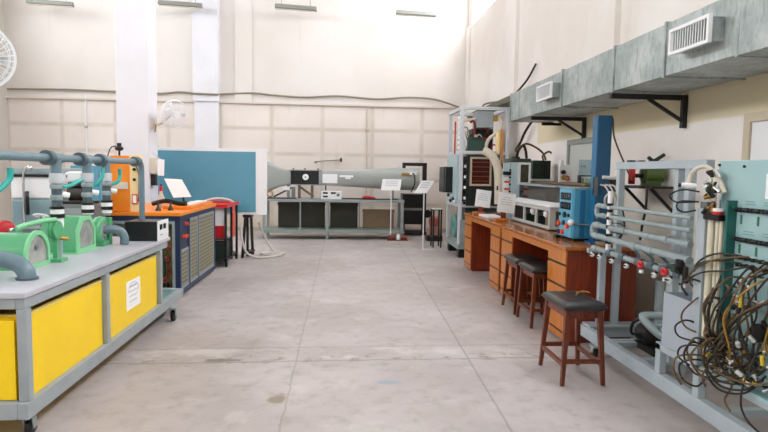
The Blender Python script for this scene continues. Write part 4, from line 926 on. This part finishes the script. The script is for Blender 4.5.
# motor on its own shelf
sh = thing('wall_shelf', (3.05, 5.5, 1.42), 'dark wall shelf behind grey pipe frame carrying green motor', 'shelf')
MB().box(2.78,3.205,5.2,5.9,1.43,1.45).build('board', m_blacksteel, sh); [MB().bar((3.19,y,1.2),(2.95,y,1.43),.025).build('support_arm', m_blacksteel, sh) for y in (5.3,5.8)]
t = thing('bench_grinder', (2.98, 5.5, 1.45), 'olive green motor with red wheel on dark wall shelf', 'motor')
MB().lathe([(.04,0),(.085,.01),(.085,.19),(.05,.2)], (2.97,5.5,1.565), (1,0,0), 22).build('motor', m_greenmotor, t); MB().box(2.99,3.13,5.43,5.57,1.451,1.50).build('base', m_greenmotor, t)
MB().lathe([(.02,-.03),(.10,-.03),(.10,.03),(.02,.03)], (2.86,5.5,1.565), (1,-.5,0), 24).build('red_wheel', m_red, t); MB().cyl((2.88,5.5,1.55),(2.98,5.5,1.55),.02).build('shaft', m_blacksteel, t)
for x in (2.85,2.95): MB().box(x-.03,x+.03,5.47,5.53,1.655,1.70).build('guard_cap', m_black, t)
MB().box(3.03,3.15,5.42,5.52,1.64,1.70).tube([(3.0,5.46,1.73),(3.05,5.46,1.70),(3.1,5.46,1.72),(3.16,5.46,1.76)],.018).build('vice_jaw', m_dkgreen, t)
tag(MB().tube([(2.86,5.19,1.455),(2.84,5.165,1.44),(2.83,5.15,1.25),(2.81,5.16,1.1),(2.8,5.17,.95)],.012,8).build('hanging_lead', m_black), 'black lead dangling from the dark wall shelf', 'cable')

# ------------------------------------------------------------------ blue control box and blue column
t = thing('blue_control_box', (2.38, 5.6, .90), 'light blue control box with displays and red knobs at near desk end', 'control box')
bb = MB().box(2.25,2.50,5.41,5.77,.93,1.41).build('case', m_bluebox, t, .006)
MB().box(2.242,2.25,5.44,5.76,.935,1.405).build('face_plate', M('sky_blue_enamel', '#62abc9', .4), bb)
MB().box(2.27,2.48,5.43,5.75,.905,.93).build('foot', m_black, t); MB().box(2.2,2.25,5.72,5.78,.901,.93).build('foot', m_black, t)
for z in (1.24,1.335):
    d_ = MB().box(2.236,2.242,5.47,5.72,z-.035,z+.035).build('display', m_screen, bb)
    for i in range(4): MB().box(2.234,2.236,5.49+i*.056,5.525+i*.056,z-.018,z+.018).build('digit_window', M('dark_digit', '#26333a', .3), d_)
for y, z, rr in ((5.73,1.15,.018),(5.60,1.15,.03),(5.5,1.15,.018)): MB().cyl((2.242,y,z),(2.225,y,z),rr).build('black_knob', m_black, bb)
for y, z in ((5.74,1.055),(5.64,.975),(5.52,1.045)): MB().cyl((2.242,y,z),(2.22,y,z),.027).build('red_knob', m_redor, bb)
for y, z in ((5.62,1.07),(5.74,.97)): MB().cyl((2.242,y,z),(2.225,y,z),.024).build('blue_knob', m_navy, bb)
MB().ball((2.235,5.43,1.085),.033).build('white_bulb', m_white, bb); MB().cyl((2.25,5.40,1.075),(2.46,5.37,1.06),.008).build('rod', m_grey, bb)
MB().box(2.245,2.5,5.405,5.78,1.411,1.425).build('lid', m_pvclt, bb); MB().box(2.31,2.36,5.404,5.41,.94,1.40).build('blue_strip', m_bluedk, bb)
t = thing('blue_column_rig', (2.46, 5.33, .90), 'tall dark blue square column standing on desk beside control box', 'apparatus')
MB().box(2.398,2.535,5.28,5.385,.901,2.11).build('column', m_bluecol, t, .005)
MB().box(2.392,2.398,5.285,5.38,.96,2.09).build('side_strip', m_bluedk, t); MB().box(2.37,2.41,5.255,5.279,1.36,1.53).build('sight_glass', m_acryl, t)
MB().box(2.535,2.61,5.28,5.38,1.25,1.54).build('black_block', m_black, t); MB().cyl((2.45,5.25,1.53),(2.58,5.25,1.525),.017).build('white_cylinder', m_white, t)
for i in range(3): MB().tube([(2.44+.045*i,5.27,1.46),(2.46+.045*i,5.2,1.44),(2.50+.035*i,5.17,1.33),(2.52+.03*i,5.19,1.15)],.008,8).build('clear_tube', m_hosew, t)
for z in (1.02,1.15,1.2): MB().cyl((2.42,5.28,z),(2.42,5.265,z),.012).build('bolt', m_pvclt, t)
MB().tube([(2.525,5.32,2.10),(2.55,5.31,2.08),(2.57,5.30,1.9),(2.66,5.25,1.65),(2.72,5.22,1.5)],.008,8).build('thin_cable', m_hose2, t)
MB().box(2.36,2.57,5.25,5.40,.9005,.915).build('base_plate', m_bluedk, t)
tag(MB().box(2.55,2.72,5.08,5.3,.901,.906).build('paper_sheet', m_paper), 'white paper sheet on desk end behind grey pipes', 'paper')
tag(MB().box(2.4,2.52,5.06,5.25,.901,.925).build('wood_block', m_brown, bev=.004), 'small brown wood block on desk end near pipes', 'block')

# ------------------------------------------------------------------ right: pipe rig with teal board
rg = thing('pipe_flow_bench', (2.5, 3.8, 0), 'grey pipe trolley with teal board, brown hoses and red taps at right', 'bench')
mb = MB()
for x in (2.18, 2.86): mb.box(x, x+.06, 1.8, 5.0, .10, .20)
for y in (4.90, 1.8): mb.box(2.24, 2.86, y, y+.09, .10, .20)
for y in (4.15, 3.2): mb.box(2.24, 2.86, y, y+.05, .10, .15)
mb.build('base_frame', m_rigsteel, rg, .004)
MB().box(2.21,2.92,4.86,5.02,.20,.215).build('end_channel', m_rigsteel, rg)
for x, y in ((2.18,4.66),(2.89,4.66),(2.18,2.0),(2.89,2.0)): castor(rg, x, y, .1, .045)
for x, y, z in ((2.31,4.92,.90),(2.445,4.92,1.605),(2.46,4.05,1.605),(2.40,3.82,1.605),(2.62,4.35,.95),(2.86,4.92,.6)):
    MB().box(x, x+.055, y, y+.055, .20 if y > 4.86 or x == 2.86 else .15, z).build('upright', m_rigsteel, rg, .004)
MB().box(2.44,2.50,3.70,4.985,1.605,1.665).build('top_rail', m_rigsteel, rg, .004)
MB().box(2.3,2.9,4.0,4.05,.86,.91).box(2.2,2.5,4.925,4.965,.86,.90).build('cross_rail', m_rigsteel, rg)
# sub-frame and tank
mb = MB().box(2.185,2.235,3.70,3.76,.20,.41).box(2.185,2.235,3.27,3.33,.20,.41).box(2.185,2.235,1.9,3.76,.36,.405).box(2.185,2.235,2.3,2.36,.2,.36)
mb.build('side_frame', m_rigsteel, rg, .004)
tk = MB().box(2.2,2.45,3.35,3.715,.406,.42).rect(2.2,2.45,3.35,3.715,.008,'Z',.42,.765).build('open_tank', M('lavender_grey_sheet', '#a9b2be', .4), rg)
MB().box(2.215,2.435,3.365,3.70,.421,.43).build('tank_liner', m_black, tk)
# teal board
bx = 2.22
bd = MB().box(bx,bx+.018,1.9,3.25,.41,1.645).build('teal_board', m_tealboard, rg, .003)
for y in (3.2,2.3): MB().box(bx+.018,bx+.07,y,y+.055,.36,1.6).build('board_post', m_rigsteel, rg)
MB().box(2.16,bx-.001,1.95,3.2,.407,.425).build('teal_shelf', m_tealboard, rg)
for y, z in ((3.24,1.62),(3.03,1.61),(3.22,.47)): MB().cyl((bx,y,z),(bx-.008,y,z),.008,8).build('screw', m_black, bd)
MB().box(bx-.003,bx,2.72,2.86,1.44,1.57).build('white_label', m_paper, bd)
for zr in (1.372, 1.208):
    y = 3.05
    MB().cyl((bx-.022,3.06,zr),(bx-.022,1.95,zr-.004),.007,8).build('thin_rail', m_pvcdk, bd)
    for w_ in (.026,.013,.044,.018,.044,.018,.026,.018,.053,.018,.035,.044,.018,.053,.044):
        MB().cyl((bx-.022,y,zr),(bx-.022,y-w_,zr),.013,12).build('pipe_fitting', m_black, bd); y -= w_+.011
    for yy in (3.03,2.90,2.76,2.62): MB().box(bx-.005,bx,yy-.006,yy+.006,zr-.08,zr-.03).build('green_tab', M('green_tab', '#2f7a5a', .5), bd)
    for yy in (2.97,2.83,2.68): MB().box(bx-.003,bx,yy-.045,yy+.035,zr+.03,zr+.034).box(bx-.003,bx,yy-.035,yy+.035,zr+.044,zr+.048).build('printed_text', M('faded_print', '#6d9a9c', .6), bd)
# manometer tubes, pale post and dark green plate
MB().box(2.16,2.215,3.262,3.34,.407,1.36).build('pale_post', m_rigsteel, rg, .003)
MB().box(2.168,2.205,3.26,3.325,1.361,1.40).build('post_cap', m_grey, rg)
for y, rr, zb in ((3.225,.021,.60),(3.17,.012,.60),(3.135,.012,.56)): MB().cyl((2.18,y,zb),(2.18,y,1.325),rr,14).build('manometer_tube', M('cream_tube', '#d8d2bd', .35), rg)
MB().box(2.165,bx-.001,3.07,3.088,.66,1.42).build('green_plate', M('green_plate', '#23645c', .4), rg)
c_ = MB().cyl((2.17,3.16,1.352),(2.17,3.16,1.37),.03).build('white_cap', m_white, rg); MB().cyl((2.17,3.16,1.334),(2.17,3.16,1.352),.03).build('red_ring', m_red, c_); MB().box(2.14,2.20,3.11,3.25,1.30,1.333).build('black_clamp', m_black, c_)
MB().cyl((2.17,3.16,1.37),(2.17,3.16,1.46),.016).build('chrome_column', m_chrome, rg)
# valve cluster over the tubes
MB().cyl((2.12,3.30,1.495),(2.05,3.34,1.498),.015).build('white_cylinder', m_white, rg); MB().cyl((2.05,3.34,1.498),(2.035,3.348,1.499),.012).build('black_end', m_black, rg)
MB().cyl((2.15,3.22,1.42),(2.155,3.22,1.54),.010).build('yellow_tube', m_yel, rg)
MB().tube([(2.10,3.35,1.50),(2.12,3.34,1.58),(2.16,3.28,1.61),(2.18,3.2,1.55),(2.19,3.14,1.46)],.013,8).build('beige_hose', m_insul, rg)
for pts_ in ([(2.13,3.28,1.46),(2.06,3.34,1.47),(2.0,3.37,1.435),(2.03,3.35,1.395),(2.11,3.28,1.40)], [(2.13,3.28,1.40),(2.05,3.34,1.40),(2.03,3.34,1.36),(2.07,3.33,1.335),(2.12,3.29,1.35)]): MB().tube(pts_, .005, 8).build('black_hose', m_black, rg)
for i in range(22):
    c0 = Vector((2.16+random.uniform(-.03,.03), 3.2+random.uniform(-.05,.05), random.uniform(1.32,1.58))); d0 = Vector((random.uniform(-1,1),random.uniform(-1,1),random.uniform(-1,1))).normalized()*.022
    MB().cyl(c0-d0, c0+d0, random.choice((.008,.011,.014)), 10).build('valve_fitting', random.choice((m_black, m_brass, m_chrome, m_blacksteel, m_dkgreen)), rg)
# horizontal pipes
xp = 2.2
MB().tube([(xp,3.45,1.29),(xp,4.2,1.29),(xp,4.72,1.29)],.015,12).tube([(xp,3.45,1.21),(xp,4.2,1.21),(xp,4.72,1.21)],.017,12).build('thin_pipe', m_pvclt, rg)
MB().tube([(xp,4.70,1.29),(xp,4.78,1.29),(xp,4.80,1.25),(xp,4.78,1.21),(xp,4.70,1.21)],.02,12).build('return_bend', m_pvclt, rg)
MB().tube([(xp,3.45,1.12),(xp,4.2,1.12),(xp,4.72,1.12)],.022,12).tube([(xp,3.45,1.02),(xp,4.2,1.025),(xp,4.76,1.03)],.026,12).build('thick_pipe', m_pvclt, rg)
MB().tube([(xp,4.72,1.12),(xp,4.82,1.12),(xp,4.85,1.075),(xp,4.83,1.03),(xp,4.74,1.03)],.028,12).build('return_bend', m_pvclt, rg)
for y, z, rr in ((4.66,1.29,.02),(4.66,1.21,.022),(4.3,1.12,.027),(3.95,1.12,.026),(3.72,1.12,.03),(4.12,1.022,.034),(3.9,1.022,.03)): MB().cyl((xp,y-.03,z),(xp,y+.03,z),rr,14).build('pipe_joint', m_pvclt, rg)
MB().tube([(xp,4.84,.92),(xp,4.4,.915),(xp,3.9,.91),(xp,3.42,.905)],.022,12).build('manifold', m_pvclt, rg)
for y in (4.78,4.52,4.3,4.05,3.88,3.72,3.55): MB().cyl((xp,y-.035,.915),(xp,y+.035,.912),.03,14).build('manifold_collar', m_pvcdk if y < 4.6 else m_pvclt, rg)
for i, y in enumerate((4.80,4.66,4.44,4.2,3.81,3.62,3.46)):
    v = MB().cyl((xp,y,.915),(xp-.02,y,.868),.012).build('tap', m_black, rg); MB().ball((xp-.025,y,.862),.02).build('tap_knob', m_white, v); MB().cyl((xp-.04,y,.872),(xp-.04,y,.862),.016,10).build('tap_band', m_black, v)
for y in (3.97,3.66):
    v = MB().torus((xp-.04,y,.912),(1,.3,0),.019,.010,18,8).cyl((xp,y,.915),(xp-.05,y,.915),.012).build('red_tap', m_red, rg); MB().cyl((xp-.03,y,.872),(xp-.03,y,.85),.016).build('white_nut', m_white, v)
rs = MB().cyl((xp,4.56,.93),(xp,4.56,1.42),.02,14).build('valve_riser', m_white, rg)
for z in (1.31,1.26,1.2,1.13,1.06,1.0): MB().cyl((xp,4.56,z-.012),(xp,4.56,z+.012),.026,14).build('black_ring', m_black, rs)
for i in range(4):
    a = random.uniform(0,.3); MB().tube([(xp+.01,4.56,1.3-.07*i),(xp+.05,4.45,1.27-.07*i+a*.2),(xp+.1,4.5,1.1),(xp+.06,4.56,1.0)],.005,6).build('sample_tube', m_hose, rg)
MB().tube([(2.3,4.86,1.28),(2.27,4.8,1.36),(2.3,4.74,1.41),(2.36,4.78,1.36),(2.36,4.84,1.24)],.008,8).build('clear_tube', m_hosew, rg)
for i in range(4): MB().tube([(xp+.03,4.3-.2*i,1.01),(xp+.08,4.28-.2*i,.97),(xp+.1,4.25-.2*i,.93),(xp+.05,4.22-.2*i,.91)],.012,8).build('link_tube', m_pvcdk, rg)
# pump under the pipes
pm = MB().lathe([(.03,0),(.08,.01),(.08,.16),(.04,.19)], (2.5,4.5,.27), (0,-1,0), 20).box(2.43,2.57,4.2,4.5,.15,.2).build('pump', m_blacksteel, rg)
MB().tube([(2.52,4.25,.46),(2.43,4.27,.46),(2.38,4.3,.44),(2.4,4.15,.37),(2.45,4.05,.33)],.03,14).build('white_elbow', m_pvclt, pm)
MB().tube([(2.42,4.4,.27),(2.36,4.42,.28),(2.34,4.36,.38),(2.38,4.3,.43)],.012).build('pump_cable', m_black, pm)
MB().box(2.24,2.84,4.45,4.5,.15,.19).box(2.24,2.84,4.62,4.66,.12,.16).build('base_bar', m_rigsteel, rg)
# ports and hoses
ports = []
for j, z in enumerate((1.108, 1.066)):
    for i in range(12):
        y = 3.0-.052*i+.012*j
        ports.append((bx-.01, y, z))
        MB().cyl((bx,y,z),(bx-.028,y,z),.011,10).build('port', m_black, bd)
def hose(pts_, rr, mm): return MB().tube([(min(x_+.06, bx-.015), y_-.09 if i_ else y_, z_) for i_, (x_, y_, z_) in enumerate(pts_)], rr, 8, 6).build('hose', mm, rg)
rnd = random.Random(11); U = rnd.uniform
HM = (m_hose, m_hose2, m_hose, m_hose2, m_hose)
for i, (x, y, z) in enumerate(ports):
    out = U(.05,.13); ty = min(y+U(.0,.22), 3.28); tz = U(.47,.66)
    if i % 6 == 5: mm = m_hosey
    else: mm = HM[i % 5]
    if i in (0, 12, 1, 14):       # lead away to the left over the tubes
        ex = 2.13-.02*(i % 3); ey = 3.42+.03*(i % 4); ez = .96-.05*(i % 3)
        hose([(x-.02,y,z),(x-.09,y+.06,z+.015),(x-.13,y+.2,z+.005-.02*(i % 3)),(x-.14,(y+ey)/2+.12,(z+ez)/2+.02),(ex-.03,ey,ez+.02),(ex+.02,ey+.01,ez-.05)], .0058, mm)
    else:
        hose([(x-.02,y,z),(x-out*.6,y+.01,z-.002),(x-out-.03,y+.03,z-.06),(x-out-U(-.02,.03),y*.6+ty*.4+U(-.02,.04),z-.2),(x-out+U(-.03,.03),(y+ty)/2+U(-.03,.05),(z+tz)/2-.05),(x-.09,ty,tz+.06),(x-.05,ty-.02,tz)], .0058, mm)
for i in range(18):
    y0, z0 = U(2.95,3.28), U(.5,.95); y1, z1 = y0+U(-.12,.1), U(.46,.66); o_ = U(.05,.13)
    hose([(2.16,y0,z0),(2.16-o_*.6,y0+.03,z0+.03),(2.16-o_,(y0+y1)/2+.04,(z0+z1)/2),(2.16-o_*.6,y1+.02,z1-.03),(2.15,y1,z1)], rnd.choice((.006,.008)), rnd.choice((m_hose, m_hose, m_hose2)))
for pts_ in ([(2.13,3.28,.84),(2.08,3.38,.80),(2.04,3.43,.71),(2.06,3.42,.63),(2.13,3.34,.60)], [(2.13,3.3,.65),(2.06,3.42,.67),(2.02,3.46,.62),(2.04,3.44,.56),(2.12,3.36,.55)],
             [(2.14,3.26,.90),(2.07,3.38,.93),(2.04,3.45,.89),(2.07,3.44,.82)], [(2.13,3.2,.52),(2.05,3.30,.55),(2.0,3.36,.52),(1.99,3.36,.46),(2.04,3.32,.42)],
             [(2.13,3.16,.49),(2.02,3.28,.50),(1.96,3.34,.46),(1.95,3.33,.38),(1.98,3.30,.31)], [(2.13,3.1,.47),(2.0,3.22,.49),(1.95,3.28,.44),(1.96,3.26,.36),(2.02,3.22,.33),(2.07,3.22,.37)], [(2.13,3.05,.50),(2.02,3.12,.48),(2.0,3.14,.42),(2.02,3.14,.36)],
             [(2.13,2.98,.47),(2.09,3.02,.40),(2.07,3.04,.32),(2.08,3.0,.27)], [(2.10,2.75,.70),(2.03,2.86,.44),(2.05,2.84,.30),(2.1,2.7,.24),(2.14,2.56,.30),(2.15,2.5,.42)],
             [(2.1,2.9,.53),(2.02,3.05,.50),(2.0,3.12,.51),(2.05,3.2,.55)], [(2.1,2.6,.56),(2.03,2.8,.50),(2.0,3.0,.49),(2.06,3.14,.53)]): hose(pts_, .0058, m_hose if rnd.random() < .6 else m_hose2)
for i in range(9):        # more loops falling from the ports into the knot of fittings
    y0 = 2.98-.06*i; z0 = U(.93,1.06); y1 = U(2.86,3.2); z1 = U(.46,.62); o_ = U(.09,.2)
    hose([(2.13,y0,z0),(2.13-o_*.7,y0+.05,z0+U(-.02,.04)),(2.13-o_,y0*.6+y1*.4+U(0,.08),z0*.65+z1*.35),(2.13-o_*U(.5,1.1),y0*.3+y1*.7+U(0,.06),z0*.3+z1*.7),(2.10,y1+.02,z1+.02),(2.12,y1-.03,z1-.03)], .0055, m_hosey if i % 9 == 4 else HM[i % 5])
for i in range(10):
    y0 = U(2.9,3.22); z0 = U(.5,.64); o_ = U(.1,.18)
    hose([(2.12,y0,z0),(2.12-o_*.8,y0+.07,z0+.04),(2.12-o_,y0+.10,z0-.05),(2.12-o_*.7,y0+.05,z0-.14),(2.12-o_*.3,y0-.06,z0-.12),(2.11,y0-.14,z0-.02)], .0058, HM[i % 5])
for i in range(95):
    low = i > 30
    c0 = Vector((2.15+U(-.05,.045), 2.96+U(-.3,.18), U(.46,.66) if low else U(.66,1.0))); d0 = Vector((U(-1,1),U(-1,1),U(-1,1))).normalized()*U(.01,.022)
    MB().cyl(c0-d0, c0+d0, rnd.choice((.007,.010,.013)), 10).build('hose_fitting', rnd.choice((m_black, m_brass, m_black, m_white, m_chrome, m_blacksteel, m_hose2)), rg)
for c0, c1 in (((2.03,3.10,.55),(2.0,3.09,.55)),((2.08,2.76,.60),(2.08,2.77,.65)),((2.04,2.84,.50),(2.08,2.79,.49)),((2.0,3.26,.47),(2.03,3.26,.47)),((2.07,2.93,.86),(2.07,2.93,.92))): MB().cyl(Vector(c0)+Vector((.06,-.06,0)), Vector(c1)+Vector((.06,-.06,0)), .011, 10).build('yellow_plug', m_yel, rg)
MB().lathe([(.02,0),(.05,.0),(.05,.03),(.02,.03)], (2.2,2.80,.74), (-1,0,0), 20).build('black_connector', m_black, rg)
for z in (.87,.90): MB().cyl((2.17,2.98,z),(2.17,2.78,z),.011,10).build('chrome_fitting', m_chrome, rg)
# valve block left of the board
for c0, c1, rr, mm in (((2.17,3.50,.93),(2.17,3.50,1.02),.028,m_blacksteel),((2.14,3.49,.95),(2.21,3.53,.96),.02,m_black),((2.17,3.44,.88),(2.17,3.44,.98),.018,m_hose),((2.12,3.47,.97),(2.10,3.47,.97),.028,m_dkgreen)): MB().cyl(c0, c1, rr, 12).build('valve_block', mm, rg)

# ------------------------------------------------------------------ light, camera, view
W = bpy.data.worlds.new('daylight'); S.world = W; W.use_nodes = True
bg = W.node_tree.nodes['Background']; bg.inputs['Color'].default_value = (.96, .97, 1, 1); bg.inputs['Strength'].default_value = 8.6

cam = bpy.data.cameras.new('camera'); co = bpy.data.objects.new('camera', cam); C.objects.link(co); S.camera = co
f = 576.0; cam.sensor_width = 36; cam.lens = f/768*36; cam.clip_start = .05; cam.clip_end = 100
d = Vector(((341-384)/f, -(171-216)/f, 1)).normalized()          # world +Y seen from the camera (right, up, forward)
u = Vector((.010, 1, 0)); u = (u-d*u.dot(d)).normalized()
xw = Vector((d.y*u.z-d.z*u.y, d.z*u.x-d.x*u.z, d.x*u.y-d.y*u.x))
if xw.x < 0: xw = -xw
right = Vector((xw.x, d.x, u.x)); upv = Vector((xw.y, d.y, u.y)); fw = Vector((xw.z, d.z, u.z))
mat = Matrix((right, upv, -fw)).transposed().to_4x4(); mat.translation = (0, 0, 1.55)
co.matrix_world = mat
S.view_settings.view_transform = 'Standard'; S.view_settings.look = 'None'; S.view_settings.exposure = 1.0; S.view_settings.gamma = 1
S.view_settings.use_curve_mapping = False
S.cycles.max_bounces = 10; S.cycles.diffuse_bounces = 6; S.cycles.glossy_bounces = 4; S.cycles.transparent_max_bounces = 12
S.cycles.use_denoising = True; S.cycles.sample_clamp_indirect = 10
